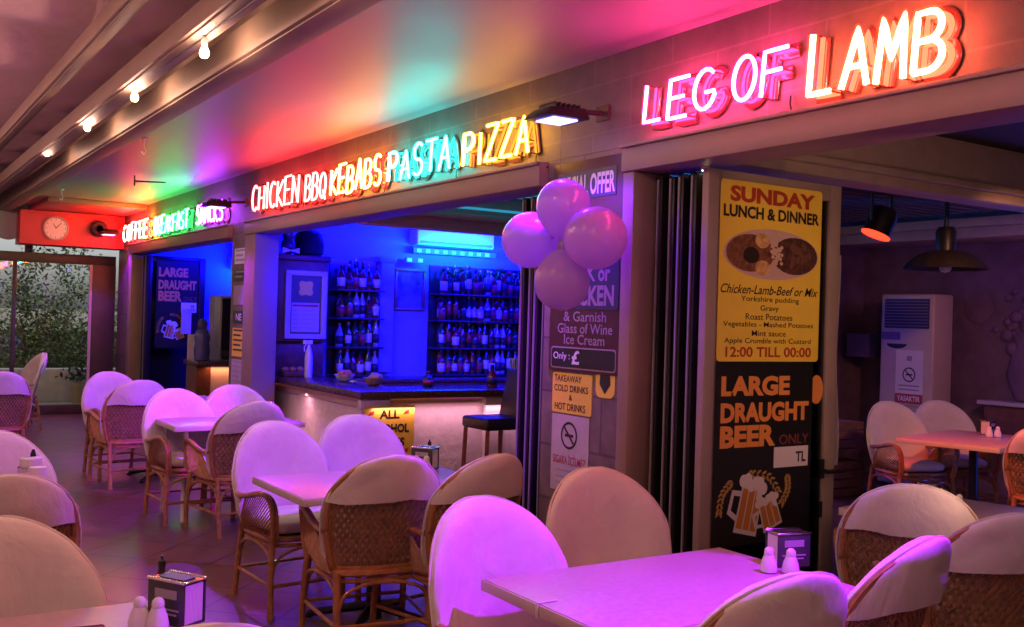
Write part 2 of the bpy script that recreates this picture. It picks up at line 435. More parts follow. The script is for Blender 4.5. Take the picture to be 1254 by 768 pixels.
for i in range(12):
    a = i * PI / 6; c, s_ = math.cos(a), math.sin(a)
    hb.add([((.12 * c - .004 * s_), (.12 * s_ + .004 * c), .026), ((.12 * c + .004 * s_), (.12 * s_ - .004 * c), .026), ((.138 * c + .004 * s_), (.138 * s_ - .004 * c), .026), ((.138 * c - .004 * s_), (.138 * s_ + .004 * c), .026)], [(0, 1, 2, 3)])
hb.build('hour_marks', M_ink, ck)
for ln, an in ((.075, 118), (.11, 50)):
    c, s_ = math.cos(math.radians(an)), math.sin(math.radians(an))
    hbm = MB(); hbm.prism([(-.006 * s_, .006 * c), (.006 * s_, -.006 * c), (ln * c + .003 * s_, ln * s_ - .003 * c), (ln * c - .003 * s_, ln * s_ + .003 * c)], .027, .0295); hbm.build('clock_hand', M_ink, ck)
sp = thing('loudspeaker', 'small round black loudspeaker beside the clock', 'speaker', frame=((2.93, 15.598, 2.72), (1, 0, 0), (0, 0, 1)))
MB().lathe([(.10, 0), (.115, .02), (.115, .09), (.1, .1)], n=24).build('speaker_body', M_black, sp, smooth=True)
MB().lathe([(.095, .1), (.08, .106), (.03, .096), (.001, .1)], n=24).build('speaker_cone', mat('speaker_mesh', (.05, .05, .05), rough=.8), sp, smooth=True)

# far glass wall
fg = thing('window_wall', 'dark framed glass wall at the far end of the terrace with bushes outside', 'window', (1.0, 16.2, 0), base=True)
b = MB()
b.box(-2.3, 3.3, 16.14, 16.26, 2.22, 2.36)
for x0, x1 in ((-2.3, -2.2), (-.25, -.2), (.85, .9), (1.9, 1.95)): b.box(x0, x1, 16.15, 16.25, .13, 2.22)
b.box(2.97, 3.3, 16.12, 16.28, .0, 2.22)
b.box(-2.3, 2.97, 16.13, 16.27, 0, .13)
for x in (.85, 2.05): b.box(x, x + .1, 16.16, 16.24, 2.36, 2.95)
b.box(-2.3, 3.3, 16.15, 16.25, 2.95, 3.6)
b.build('window_frame', mat('dark_brown_frame', (.06, .045, .04), rough=.5, noise=.2), fg, bevel=.004)
MB().box(2.93, 2.97, 16.13, 16.16, .13, 2.22).build('trim_strip', mat('pale_trim', (.5, .5, .5), rough=.4), fg)
for x0, x1 in ((-2.2, -.25), (-.2, .85), (.9, 1.9), (1.95, 2.97)):
    MB().box(x0, x1, 16.195, 16.205, .13, 2.22).build('pane', M_glass, fg)
struct('outside_paving', MB().box(-6, 12, 16.28, 17.2, -.03, .1), mat('pale_paving', (.45, .43, .38), rough=.8, noise=.2))
tag(MB().box(-6, 10, 17.0, 17.25, .1, .62).build('planter_wall', mat('white_kerb', (.62, .62, .6), rough=.7, noise=.1), bevel=.03), 'low white planter wall outside the far window', 'wall')
pt = thing('flower_pot', 'yellowish square flower pot standing outside in front of the white planter wall', 'plant pot', (2.93, 16.75, .1))
MB().lathe([(.09, 0), (.12, .26), (.13, .26), (.13, .32), (.11, .32), (.105, .27)], n=4).build('pot', mat('ochre_pot', (.5, .38, .2), rough=.7), pt, bevel=.006)
def leaves(name, n, fn, size, parent=None):
    b = MB(); rr = random.Random(n + int(size * 1000))
    for i in range(n):
        p = Vector(fn(rr)); q = Quaternion((rr.gauss(0, 1), rr.gauss(0, 1), rr.gauss(0, 1), rr.gauss(0, 1))).normalized(); s_ = size * rr.uniform(.6, 1.4)
        b.add([p + q @ Vector(v) * s_ for v in ((-.5, 0, 0), (0, -.22, .05), (.5, 0, 0), (0, .22, .05))], [(0, 1, 2, 3)])
    return b.build(name, leaf_mat() if 'leaf' not in MATS else MATS['leaf'], parent)
leaves('foliage', 90, lambda r: (r.gauss(0, .1), r.gauss(0, .1), .36 + abs(r.gauss(0, .15))), .1, pt)
def bush(x, y, h, rx, n, label):
    t = thing('garden_bush', label, 'bush', (x, y, 0), group='bushes outside the far window')
    rr = random.Random(int(x * 100))
    cl = [(rr.gauss(0, .55) * rx, rr.gauss(0, .3), rr.uniform(.12, 1.) ** 1.3 * h) for _ in range(34)]
    def fn(r):
        c = r.choice(cl); k = .2 * (1.2 - c[2] / h * .6)
        return (c[0] + r.gauss(0, k), c[1] + r.gauss(0, k), max(.15, c[2] + r.gauss(0, k)))
    b = MB()
    for i in range(5):
        dx = rr.uniform(-.5, .5) * rx
        b.tube(spline([(dx * .2, 0, 0), (dx * .5, rr.uniform(-.1, .1), h * .25), (dx, rr.uniform(-.2, .2), h * .55)]), .018, 6)
    b.build('stem', mat('bark', (.09, .065, .045), rough=.9, noise=.3), t)
    leaves('foliage', n, fn, .075, t)
bush(2.55, 18.2, 2.5, .9, 4200, 'tall loose green bush behind the right hand window pane')
bush(1.3, 18.4, 1.75, 1.0, 5200, 'lower dark bush to the left of the tall one outside')
bush(3.6, 18.6, 1.9, .9, 3600, 'dense bush outside behind the dark right window post')
bush(0, 18.5, 1.8, 1.0, 3600, 'dark bush outside at the left edge of the far glass wall')
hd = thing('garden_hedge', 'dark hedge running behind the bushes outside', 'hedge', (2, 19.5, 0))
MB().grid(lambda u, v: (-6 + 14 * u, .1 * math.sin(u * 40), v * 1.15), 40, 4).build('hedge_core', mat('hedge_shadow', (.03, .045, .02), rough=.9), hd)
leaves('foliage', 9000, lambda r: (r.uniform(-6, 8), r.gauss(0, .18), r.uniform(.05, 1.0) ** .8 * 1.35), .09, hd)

# scalloped awning outside, top left
aw = thing('awning', 'pale scalloped awning hanging at the top left above the far window', 'awning', (0, 15.9, 2.5), base=True)
b = MB()
def val(u, v):
    x = -2.2 + 4.15 * u
    return (x, 15.95 + .015 * math.sin(u * 60), 2.98 - (.42 + .05 * abs(math.sin(u * PI * 13))) * v)
b.grid(val, 104, 3)
b.build('valance', mat('awning_canvas', (.5, .45, .4), rough=.8), aw)

# ================================================================== NEON SIGNS
def arc(cx, cy_, rx, ry, a0, a1, n=14):
    return [(cx + rx * math.cos(math.radians(a0 + (a1 - a0) * i / n)), cy_ + ry * math.sin(math.radians(a0 + (a1 - a0) * i / n))) for i in range(n + 1)]
STROKES = {
 'A': [[(0, 0), (.5, 1), (1, 0)], [(.2, .36), (.82, .36)]],
 'B': [[(0, 0), (0, 1)] + arc(.42, .76, .42, .24, 90, -90) + [(0, .52)] , [(.3, .52)] + arc(.45, .26, .5, .26, 90, -90) + [(0, 0)]],
 'C': [arc(.55, .5, .55, .5, 50, 310)],
 'E': [[(1, 1), (0, 1), (0, 0), (1, 0)], [(0, .52), (.8, .52)]],
 'F': [[(1, 1), (0, 1), (0, 0)], [(0, .54), (.8, .54)]],
 'G': [arc(.55, .5, .55, .5, 50, 340) + [(1.02, .42), (.6, .42)]],
 'H': [[(0, 0), (0, 1)], [(1, 0), (1, 1)], [(0, .5), (1, .5)]],
 'I': [[(.5, 0), (.5, 1)]],
 'K': [[(0, 0), (0, 1)], [(.95, 1), (.05, .45), (1, 0)]],
 'L': [[(0, 1), (0, 0), (.9, 0)]],
 'M': [[(0, 0), (.12, 1), (.5, .35), (.88, 1), (1, 0)]],
 'N': [[(0, 0), (0, 1), (1, 0), (1, 1)]],
 'O': [arc(.5, .5, .5, .5, 90, 445, 24)],
 'P': [[(0, 0), (0, 1)] + arc(.45, .74, .5, .26, 90, -90) + [(0, .48)]],
 'Q': [arc(.5, .5, .5, .5, 90, 445, 24), [(.6, .3), (1.05, -.08)]],
 'R': [[(0, 0), (0, 1)] + arc(.45, .74, .5, .26, 90, -90) + [(.1, .48), (.95, 0)]],
 'S': [arc(.5, .74, .45, .26, 40, 270, 10) + arc(.5, .25, .48, .25, 90, -140, 10)],
 'T': [[(0, 1), (1, 1)], [(.5, 1), (.5, 0)]],
 'Z': [[(0, 1), (1, 1), (0, 0), (1, 0)]],
}
def halo_mat(col):  # emissive shell round the tubes, painting their coloured halo of glare
    k = 'neon_halo_' + cat_key(col)
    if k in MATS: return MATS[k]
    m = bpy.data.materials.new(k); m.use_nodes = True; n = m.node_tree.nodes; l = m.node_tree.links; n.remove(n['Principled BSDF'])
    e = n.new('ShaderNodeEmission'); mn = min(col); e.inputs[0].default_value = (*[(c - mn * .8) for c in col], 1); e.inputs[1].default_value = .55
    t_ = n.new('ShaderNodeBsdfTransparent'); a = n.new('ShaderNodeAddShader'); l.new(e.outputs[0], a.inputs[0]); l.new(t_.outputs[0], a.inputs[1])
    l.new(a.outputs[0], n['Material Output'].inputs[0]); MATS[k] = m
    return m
def neon_word(word, y0, y1, z0, z1, col, strength, label, cat='neon sign', rear=.055, rad=.0086, wob=.03, cols=None):
    """y0 = left end (far), y1 = right end (near)"""
    W_ = y0 - y1; H_ = z1 - z0
    y0, y1, z0, z1 = y0 * .975, y1 * .975, 1.6 + (z0 - 1.6) * .975, 1.6 + (z1 - 1.6) * .975   # measured on the tubes, which stand off the wall
    W_ = y0 - y1; H_ = z1 - z0
    t = thing('neon_sign', label, cat, frame=((3.3, y0, z0), (0, -1, 0), (0, 0, 1)), group='neon words on the fascia')
    n = len(word); adv = W_ / sum(.45 if c == ' ' else .6 if c == 'I' else 1 for c in word)
    x = 0.; rr = random.Random(len(word) * 7 + ord(word[0]))
    board = MB(); bright = MB(); dim = MB(); extra = MB(); slv = MB(); slx = MB()
    for i, c in enumerate(word):
        a = adv * (.45 if c == ' ' else .6 if c == 'I' else 1)
        if c != ' ':
            wv = a * .74; dz = rr.uniform(-wob, wob) * H_ * 1.3; k = 1 + rr.uniform(-.07, .07)
            for st in STROKES[c]:
                P = [(x + a * .1 + (px + .14 * (py - .5)) * wv, dz + py * H_ * k) for px, py in st]
                P3 = [Vector((px, py, 0)) for px, py in P]
                D3 = []
                for q in range(len(P3) - 1):
                    s_ = max(1, int((P3[q + 1] - P3[q]).length / .03))
                    for e in range(s_): D3.append(P3[q].lerp(P3[q + 1], e / s_))
                D3.append(P3[-1])
                board.tube([p + Vector((0, 0, .012)) for p in D3], .030, 8, flat=Vector((0, 0, 1)))
                dim.tube([p + Vector((0, 0, .026)) for p in D3], rad * .85, 6)
                tgt = extra if (cols and i >= cols[0]) else bright
                tgt.tube([p + Vector((0, 0, .085)) for p in D3], rad, 8)
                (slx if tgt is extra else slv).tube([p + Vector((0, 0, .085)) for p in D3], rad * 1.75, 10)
                for q in (0, -1):
                    board.tube([D3[q] + Vector((0, 0, .012)), D3[q] + Vector((0, 0, .08))], .004, 5)
        x += a
    board.build('letter_backing', mat('neon_backing_acrylic', (.16, .05, .045), rough=.25, coat=.5), t, smooth=True)
    dim.build('rear_tube', emat('neon_rear_%s_%d' % (cat_key(col), strength), col, strength * rear), t, smooth=True)
    bright.build('neon_tube', emat('neon_%s_%d' % (cat_key(col), strength), col, strength), t, smooth=True)
    if extra.v: extra.build('neon_tube', emat('neon_' + cat_key(cols[1]), cols[1], strength), t, smooth=True)
    slv.build('halo_sleeve', halo_mat(col), t, smooth=True)
    if slx.v: slx.build('halo_sleeve', halo_mat(cols[1]), t, smooth=True)
    cb = MB(); xx = W_ * .93
    cb.tube(spline([(xx, 0, .01), (xx + .01, -.05, .02), (xx + .04, -.09, .012), (xx + .12, -.085, .01)]), .004, 5)
    cb.build('cable', M_blk, t)
    return t
def cat_key(c): return '_'.join(str(int(v * 100)) for v in c)
RED = (1, .045, .04); YEL = (1, .45, .04); CYA = (.03, .9, .8); GRN = (.03, .9, .16); PUR = (.42, .04, 1.); PNK = (1, .04, .21); ORG = (1, .10, .045); AMB = (1, .25, .04)
NS = 45.
neon_word('LEG OF', 3.93, 2.97, 2.60, 2.79, PNK, NS * 1.5, 'pink neon words LEG OF on the fascia, left of the word LAMB')
neon_word('LAMB', 2.88, 2.22, 2.555, 2.79, ORG, NS, 'large orange red neon word LAMB at the right end of the fascia', rad=.012, rear=.09)
neon_word('PIZZA', 5.74, 4.93, 2.58, 2.79, YEL, NS * .5, 'yellow neon word PIZZA next to the black floodlight')
neon_word('PASTA', 6.84, 5.87, 2.59, 2.80, CYA, NS * .9, 'turquoise neon word PASTA between the kebab and pizza words')
neon_word('BBQ KEBABS', 8.5, 6.93, 2.58, 2.80, RED, NS, 'red and amber neon words BBQ KEBABS', cols=(4, AMB))
neon_word('CHICKEN', 9.92, 8.62, 2.59, 2.83, RED, NS, 'red neon word CHICKEN left of the kebab words')
neon_word('SNACKS', 11.88, 10.85, 2.58, 2.80, PUR, NS, 'violet neon word SNACKS above the far counter')
neon_word('BREAKFAST', 13.85, 12.2, 2.57, 2.78, GRN, NS, 'green neon word BREAKFAST above the far opening')
neon_word('COFFEE', 15.7, 14.2, 2.57, 2.80, RED, NS * 3, 'red and yellow neon word COFFEE at the far end of the fascia', cols=(5, YEL))

# ================================================================== FLOODLIGHTS AND BULBS
BLU = (.27, .03, 1.0)
def flood(y, label, power, spill=.012, tgt=(-.35, .15, -1), spot=120, blend=.25, col=(.30, .004, 1.0)):
    t = thing('floodlight', label, 'floodlight', (3.3, y, 2.7), base=True, group='black floodlights on short arms along the fascia')
    b = MB(); b.tube([(3.3, y, 2.70), (3.16, y, 2.69), (3.1, y, 2.665)], .014, 8); b.box(3.285, 3.3, y - .05, y + .05, 2.66, 2.74)
    b.build('arm', mat('rusty_arm', (.12, .07, .05), rough=.5, metal=.4), t)
    h = MB(); h.add([(2.86, y - .12, 2.625), (3.12, y - .12, 2.625), (3.12, y + .12, 2.625), (2.86, y + .12, 2.625), (2.9, y - .08, 2.675), (3.12, y - .08, 2.69), (3.12, y + .08, 2.69), (2.9, y + .08, 2.675)],
          [(3, 2, 1, 0), (4, 5, 6, 7), (0, 1, 5, 4), (1, 2, 6, 5), (2, 3, 7, 6), (3, 0, 4, 7)])
    for k in range(6): h.box(2.93 + k * .03, 2.94 + k * .03, y - .075, y + .075, 2.675, 2.705)
    h.build('housing', M_black, t, bevel=.006)
    MB().box(2.92, 3.07, y - .08, y + .08, 2.617, 2.624).build('lens', emat('flood_lens', (.25, .2, 1.), 7.), t)
    lamp('SPOT', 'flood_lamp', t, (2.99, y, 2.57), power, col, (2.99 + tgt[0], y + tgt[1], 2.57 + tgt[2]), size=.04, spot=spot, blend=blend)
    lamp('SPOT', 'flood_spill', t, (2.99, y, 2.565), power * spill, (.16, .003, 1.), (2.98, y - .1, 1.6), size=.04, spot=112, blend=.5)
    return t
flood(4.25, 'black floodlight with a blue lens above the balloons', 190, spill=.5, tgt=(-.5, .7, -1), spot=92, blend=.35)
flood(10.1, 'floodlight arm over the pillar between the chicken and snacks signs', 110, tgt=(-.5, -.4, -1), spot=110)
flood(1.62, 'floodlight at the right edge of the fascia past the word LAMB', 430, tgt=(-.5, .2, -1), spot=58, blend=.12, col=(.36, .004, 1.0))
flood(15.2, 'floodlight in the far corner beneath the loudspeaker', 60, tgt=(-.1, -.1, -1))

strg = thing('bulb_string', 'thin dark cable the warm bulbs hang from under the roof rail', 'cable', (1.45, 5, 3.05), base=True)
by = [-.8, .7, 2.2, 3.7, 5.17, 6.7, 8.26, 10.2, 12.1, 13.8]
bz = lambda y: 2.9 + max(0, (y - 5.2)) * .02
pts = []
for i in range(len(by) - 1):
    for j in range(6):
        y = by[i] + (by[i + 1] - by[i]) * j / 6
        pts.append((1.45, y, bz(y) + .082 - .006 * math.sin(PI * j / 6)))
MB().tube(pts, .004, 5).build('cable', M_blk, strg)
def bulb0(y):
    t = thing('light_bulb', '', 'light bulb', (1.45, y, bz(y)), group='warm bulbs on the string')
    MB().lathe([(.001, -.028), (.014, -.025), (.023, -.014), (.025, 0), (.021, .015), (.013, .032), (.012, .042)], n=16).build('glass_bulb', emat('bulb_glow', (1, .74, .36), 16.), t, smooth=True)
    MB().lathe([(.014, .042), (.016, .046), (.016, .078), (.01, .084)], n=12).build('socket', M_gry, t, smooth=True)
    lamp('POINT', 'bulb_lamp', t, (0, 0, -.005), BULB_W, (1, .56, .40), size=.05)
    return t
BULB_W = 13.
words_b = ['behind', 'behind', 'behind', 'behind', 'nearest and largest warm bulb, topmost of the string in the picture', 'second warm bulb of the string counted from the top', 'third warm bulb of the string, in the middle of those in view',
           'fourth warm bulb of the string, past the black rail joint', 'fifth warm bulb of the string, near the left edge', 'farthest warm bulb of the string in view, cut by the left edge', 'last warm bulb of the string close to the far window']
lamp2 = bpy.data.lights.new('bulb_lamp', 'POINT'); lamp2.energy = 24; lamp2.color = (1, .48, .43); lamp2.shadow_soft_size = .05
for i, y in enumerate(by):
    t = bulb0(y); t['label'] = words_b[i] if words_b[i] != 'behind' else ['warm bulb of the string beside the end wall', 'warm bulb of the string over the near tables', 'warm bulb of the string above the front table', 'warm bulb of the string just out of the frame at the top'][i]

S2 = thing('bulb_string', 'second dark bulb cable under the left hand roof rail', 'cable', (0, 5, 3.2), base=True)
Y2 = [.3, 1.9, 3.5, 5.1, 6.7, 8.3, 9.9, 11.5, 13.1]
MB().tube([(0.0, y, 3.215) for y in Y2], .004, 5).build('cable', M_blk, S2)
proto_b = t
for i, y in enumerate(Y2):
    q = dup(proto_b, (0.0, y, 3.13), 0)
    q['label'] = 'warm bulb of the second string, over the left hand tables'; q['group'] = 'warm bulbs on the second string'
    for c_ in q.children:
        if c_.type == 'LIGHT': c_.data = lamp2
# small things on the ceiling
for (x, y, lab) in ((1.97, 8.7, 'small white hook on the flat ceiling beside the gutter beam, the nearer one'), (2.05, 13.2, 'small white hook on the flat ceiling near the red corner, the farther one')):
    t = thing('ceiling_hook', lab, 'hook', (x, y, 3.0), group='hooks on the terrace ceiling')
    MB().lathe([(.03, -.012), (.03, -.001)], n=12).build('plate', M_white, t)
    MB().tube(spline([(0, 0, -.012), (0, 0, -.06), (.015, 0, -.1), (0, 0, -.13), (-.02, 0, -.11)]), .006, 6).build('hook', M_white, t, smooth=True)
t = thing('ceiling_bracket', 'thin dark bracket sticking out from the flat ceiling before the clock panel', 'bracket', (2.45, 11.2, 3.0))
MB().tube([(0, 0, 0), (0, 0, -.11)], .008, 6).tube([(0, 0, -.06), (.35, .12, -.03)], .008, 6).build('rod', M_blk, t)

# ================================================================== FOLDING DOORS
M_leaf = mat('beige_door_frame', (.33, .26, .21), rough=.45, noise=.1, nscale=4)
def leaf(t, x0, x1, y, z1, m, th=.05, stile=.085, pane=True, strip=True):
    b = MB()
    b.box(x0, x0 + stile, y, y + th, .02, z1).box(x1 - stile, x1, y, y + th, .02, z1)
    b.box(x0 + stile, x1 - stile, y + .002, y + th - .002, .02, .14).box(x0 + stile, x1 - stile, y + .002, y + th - .002, z1 - stile, z1)
    o = b.build('door_leaf', m, t, bevel=.004)
    if strip:
        s_ = MB().box(x0 - .008, x0 - .0005, y + .02, y + .03, .03, z1 - .01).build('weather_strip', M_strip, o)
        if t in BASE: s_.matrix_parent_inverse = Matrix()
    if pane:
        p = MB().box(x0 + stile, x1 - stile, y + th / 2 - .004, y + th / 2 + .004, .14, z1 - stile).build('pane', MATS['door_glass'], o)
    return o
glass_mat('door_glass', (.55, .58, .6))
def folding_door(y0, n, label, x1=4.33, front_beige=True, step=.078):
    t = thing('folding_door', label, 'folding door', (3.85, y0, 0), group='folding glass doors stacked open')
    ox, oy = 3.85, y0
    for i in range(n):
        fr = front_beige and i == 0
        o = leaf(t, 3.38 - ox + (0 if fr else .012 * (i % 2)), x1 - ox, i * step + (.0 if fr else .02), 2.345 if fr else 2.33, M_leaf if fr else M_bronze, th=.045, strip=not fr, pane=(i in (0, 2)))
    return t
fd = folding_door(3.53, 6, 'glass folding door stacked open beside the dining room, front leaf carrying two posters')
hb = MB(); hb.box(.36, .39, -.012, -.0005, -.04 + .86, .86 + .06).tube([(.375, -.012, .86), (.375, -.05, .86), (.5, -.055, .86)], .011, 8)
hb.build('door_handle', M_black, fd, smooth=True)
MB().box(.362, .388, -.006, -.0005, .62, .70).build('lock_plate', M_black, fd)
folding_door(4.77, 5, 'dark folding door leaves stacked at the right side of the bar opening behind the balloons', front_beige=False, step=.075)
fd3 = folding_door(14.55, 4, 'far folding door stacked open at the snack bar with the dark beer poster', x1=4.2, front_beige=False)

hsp = thing('header_spotlight', 'small violet spotlight hidden behind the header of the bar opening', 'spotlight', (3.62, 6.1, 2.45), base=True)
b = MB(); b.lathe([(.03, .1), (.045, .09), (.05, 0), (.045, -.005)], (3.62, 6.1, 2.43), n=16); b.tube([(3.62, 6.1, 2.53), (3.62, 6.1, 2.66)], .01, 6); b.build('can', M_black, hsp, smooth=True)
lamp('SPOT', 'violet_lamp', hsp, (3.62, 6.1, 2.365), 650, (.34, .004, 1), (2.1, 8.1, .75), .05, spot=34, blend=.4)

# ---- posters on the front door leaf (frame: x along world X, y = world Z)
def lines(spec, parent):
    for s_, x0, y0, x1, y1, m, kw in spec: text(s_, x0, y0, x1, y1, m, parent, **kw)
ps = thing('lunch_poster', 'yellow Sunday lunch and dinner poster with an oval food photo, upper poster on the door', 'poster', frame=((0, 3.522, 0), (1, 0, 0), (0, 0, 1)))
MB().prism(rrect(3.45, 1.425, 4.165, 2.30, .02), 0, .004).build('sheet', M_yel, ps)
K = dict(z=.0055)
lines([('SUNDAY', 3.51, 2.198, 4.11, 2.275, M_red, dict(z=.0055, bold=.045)), ('LUNCH & DINNER', 3.468, 2.122, 4.145, 2.182, M_ink, dict(z=.0055, bold=.035)),
       ('Chicken-Lamb-Beef or Mix', 3.462, 1.755, 4.15, 1.80, M_ink, dict(z=.0055, bold=.008, shear=.35)),
       ('Yorkshire pudding', 3.60, 1.712, 4.01, 1.745, M_ink, dict(z=.0055, bold=.003)), ('Gravy', 3.735, 1.668, 3.865, 1.702, M_ink, dict(z=.0055, bold=.003)),
       ('Roast Potatoes', 3.635, 1.63, 3.965, 1.66, M_ink, dict(z=.0055, bold=.003)), ('Vegetables - Mashed Potatoes', 3.485, 1.588, 4.12, 1.62, M_ink, dict(z=.0055, bold=.003)),
       ('Mint sauce', 3.68, 1.55, 3.92, 1.578, M_ink, dict(z=.0055, bold=.003)), ('Apple Crumble with Custard', 3.495, 1.507, 4.105, 1.54, M_ink, dict(z=.0055, bold=.003)),
       ('12:00 TILL 00:00', 3.505, 1.447, 4.11, 1.497, M_red, dict(z=.0055, bold=.02))], ps)
MB().prism(ell(3.81, 1.955, .335, .125, 40), .0045, .0055).build('plate_photo', mat('plate_pale', (.6, .42, .36), rough=.5), ps)
fb = MB(); 
for cx, cy_, rx, ry, k in ((3.655, 1.955, .165, .092, 0), (3.97, 1.955, .165, .094, 1), (3.66, 1.945, .055, .04, 2), (3.735, 2.02, .05, .038, 3), (3.74, 1.885, .05, .038, 3)):
    fb.cur = k; fb.prism(ell(cx, cy_, rx, ry, 24), .006 + k * .0004, .0066 + k * .0004)
rr = random.Random(3)
for i in range(60):
    fb.cur = 4; fb.prism(ell(3.835 + rr.gauss(0, .018), 1.955 + rr.uniform(-.11, .11), .012, .009, 8), .0085 + i * 1e-5, .009 + i * 1e-5)
for i in range(16):
    fb.cur = 5; a = rr.uniform(0, 2 * PI); q = rr.uniform(0, 1) ** .5
    fb.prism(ell(4.0 + .1 * q * math.cos(a), 1.955 + .06 * q * math.sin(a), .022, .015, 10, rr.uniform(0, 3)), .0078 + i * 1e-5, .0082 + i * 1e-5)
fb.build('food_photo', [mat('gravy_brown', (.20, .08, .035), rough=.4, noise=.6, nscale=38), mat('meat_dark', (.09, .04, .025), rough=.4, noise=.7, nscale=45), mat('meat_black', (.03, .02, .015), rough=.4), mat('potato', (.62, .38, .13), rough=.4, noise=.35, nscale=40), mat('crumble', (.62, .45, .28), rough=.5), mat('meat_mid', (.16, .075, .04), rough=.4)], ps)

def beer_poster(fr, x0, z0, x1, z1, label, small=False):
    t = thing('beer_poster', label, 'poster', frame=fr, group='large draught beer posters')
    MB().box(x0, x1, z0, z1, 0, .004).build('sheet', M_blk, t)
    X = lambda u: x0 + (x1 - x0) * u
    Z = lambda v: z1 - (z1 - z0) * v
    for s_, u0, u1, v0, v1 in (('LARGE', .05, .75, .075, .185), ('DRAUGHT', .05, .96, .22, .33), ('BEER', .05, .61, .345, .465)):
        text(s_, X(u0), Z(v1), X(u1), Z(v0), M_org, t, z=.0055, bold=.05)
    text('ONLY', X(.65), Z(.462), X(.97), Z(.405), mat('dim_red_ink', (.22, .06, .05), rough=.5), t, z=.0055, bold=.012)
    MB().box(X(.6), X(.965), Z(.59), Z(.475), .0045, .006).build('price_label', M_wht, t)
    text('TL', X(.83), Z(.565), X(.94), Z(.505), M_ink, t, z=.0065, bold=.03)
    g = MB(); a_ = (x1 - x0)
    def mug(cx, cy_, w_, h_, rot, base):
        T = lambda p: (cx + p[0] * math.cos(rot) - p[1] * math.sin(rot), cy_ + p[0] * math.sin(rot) + p[1] * math.cos(rot))
        q = lambda P: [T(p) for p in P]
        g.cur = 0; g.prism(q([(-w_ * .56, -h_ * .53), (w_ * .56, -h_ * .53), (w_ * .5, h_ * .5), (-w_ * .5, h_ * .5)]), .0045 + base, .005 + base)
        hs_ = [(-w_ * .5, h_ * .3), (-w_ * .95, h_ * .28), (-w_ * 1.0, -h_ * .2), (-w_ * .52, -h_ * .32), (-w_ * .52, -h_ * .2), (-w_ * .85, -h_ * .12), (-w_ * .82, h_ * .18), (-w_ * .5, h_ * .19)]
        g.prism(q(hs_), .0045 + base, .005 + base)
        g.cur = 1
        for k in (-1, 0, 1): g.prism(q([(k * w_ * .34 - w_ * .14, -h_ * .44), (k * w_ * .34 + w_ * .14, -h_ * .44), (k * w_ * .31 + w_ * .13, h_ * .36), (k * w_ * .31 - w_ * .13, h_ * .36)]), .0052 + base, .0057 + base)
        g.cur = 2
        for k in range(6): g.prism([T(p) for p in ell(-w_ * .5 + k * w_ * .2, h_ * (.5 + .06 * math.sin(k * 2.2)), w_ * .2, h_ * .13, 14)], .0059 + base + k * 1e-5, .0064 + base + k * 1e-5)
        g.prism(q([(w_ * .2, h_ * .5), (w_ * .52, h_ * .5), (w_ * .45, h_ * .08), (w_ * .25, h_ * .2)]), .0058 + base, .00635 + base)
    mug(X(.36), Z(.80), a_ * .21, a_ * .36, -.22, 0)
    mug(X(.57), Z(.84), a_ * .18, a_ * .22, .35, .0022)
    g.cur = 3
    for ear in (((.17, .655), (.085, .72), (.06, .82)), ((.36, .615), (.55, .635), (.66, .73)), ((.75, .645), (.755, .72), (.69, .795))):
        sp_ = spline([(X(u), Z(v), 0) for u, v in ear], 4)
        for k in range(len(sp_)):
            d_ = (sp_[min(k + 1, len(sp_) - 1)] - sp_[max(k - 1, 0)]).normalized(); a = math.atan2(d_.y, d_.x)
            for sd in (-1, 1):
                g.prism(ell(sp_[k].x - sd * d_.y * .012 * a_ / .7, sp_[k].y + sd * d_.x * .012 * a_ / .7, .017 * a_ / .7, .0065 * a_ / .7, 10, a + sd * .6), .0046, .0056)
    g.build('beer_mugs', [mat('mug_outline', (.7, .62, .6), rough=.4), mat('beer_amber', (.55, .22, .03), rough=.35), mat('beer_foam', (.78, .7, .66), rough=.5), mat('wheat_gold', (.5, .3, .08), rough=.5)], t)
    return t
beer_poster(((0, 3.521, 0), (1, 0, 0), (0, 0, 1)), 3.45, .53, 4.13, 1.422, 'black large draught beer poster with two mugs, below the yellow lunch poster')
beer_poster(((0, 14.565, 0), (1, 0, 0), (0, 0, 1)), 3.52, 1.05, 4.1, 2.27, 'dim black beer poster with large lettering on the far folding door')
st = tag(MB().prism(ell(0, 0, .05, .075, 20), 0, .003).build('round_sticker', M_org), 'orange oval sticker on the door glass beside the posters', 'sticker')
st.matrix_world = Matrix(((1, 0, 0, 4.19), (0, 0, -1, 3.545), (0, 1, 0, 1.28), (0, 0, 0, 1)))
sl = thing('door_spotlight', 'tiny warm spotlight at the top of the open door stack', 'spotlight', (3.44, 3.72, 2.345), base=True)
MB().lathe([(.02, -.0), (.024, .012)], (3.44, 3.62, 2.347), n=12).build('housing', M_white, sl)
MB().lathe([(.001, -.004), (.016, -.004), (.018, 0)], (3.44, 3.62, 2.347), n=12).build('lens', emat('warm_lens', (1, .7, .4), 8), sl)

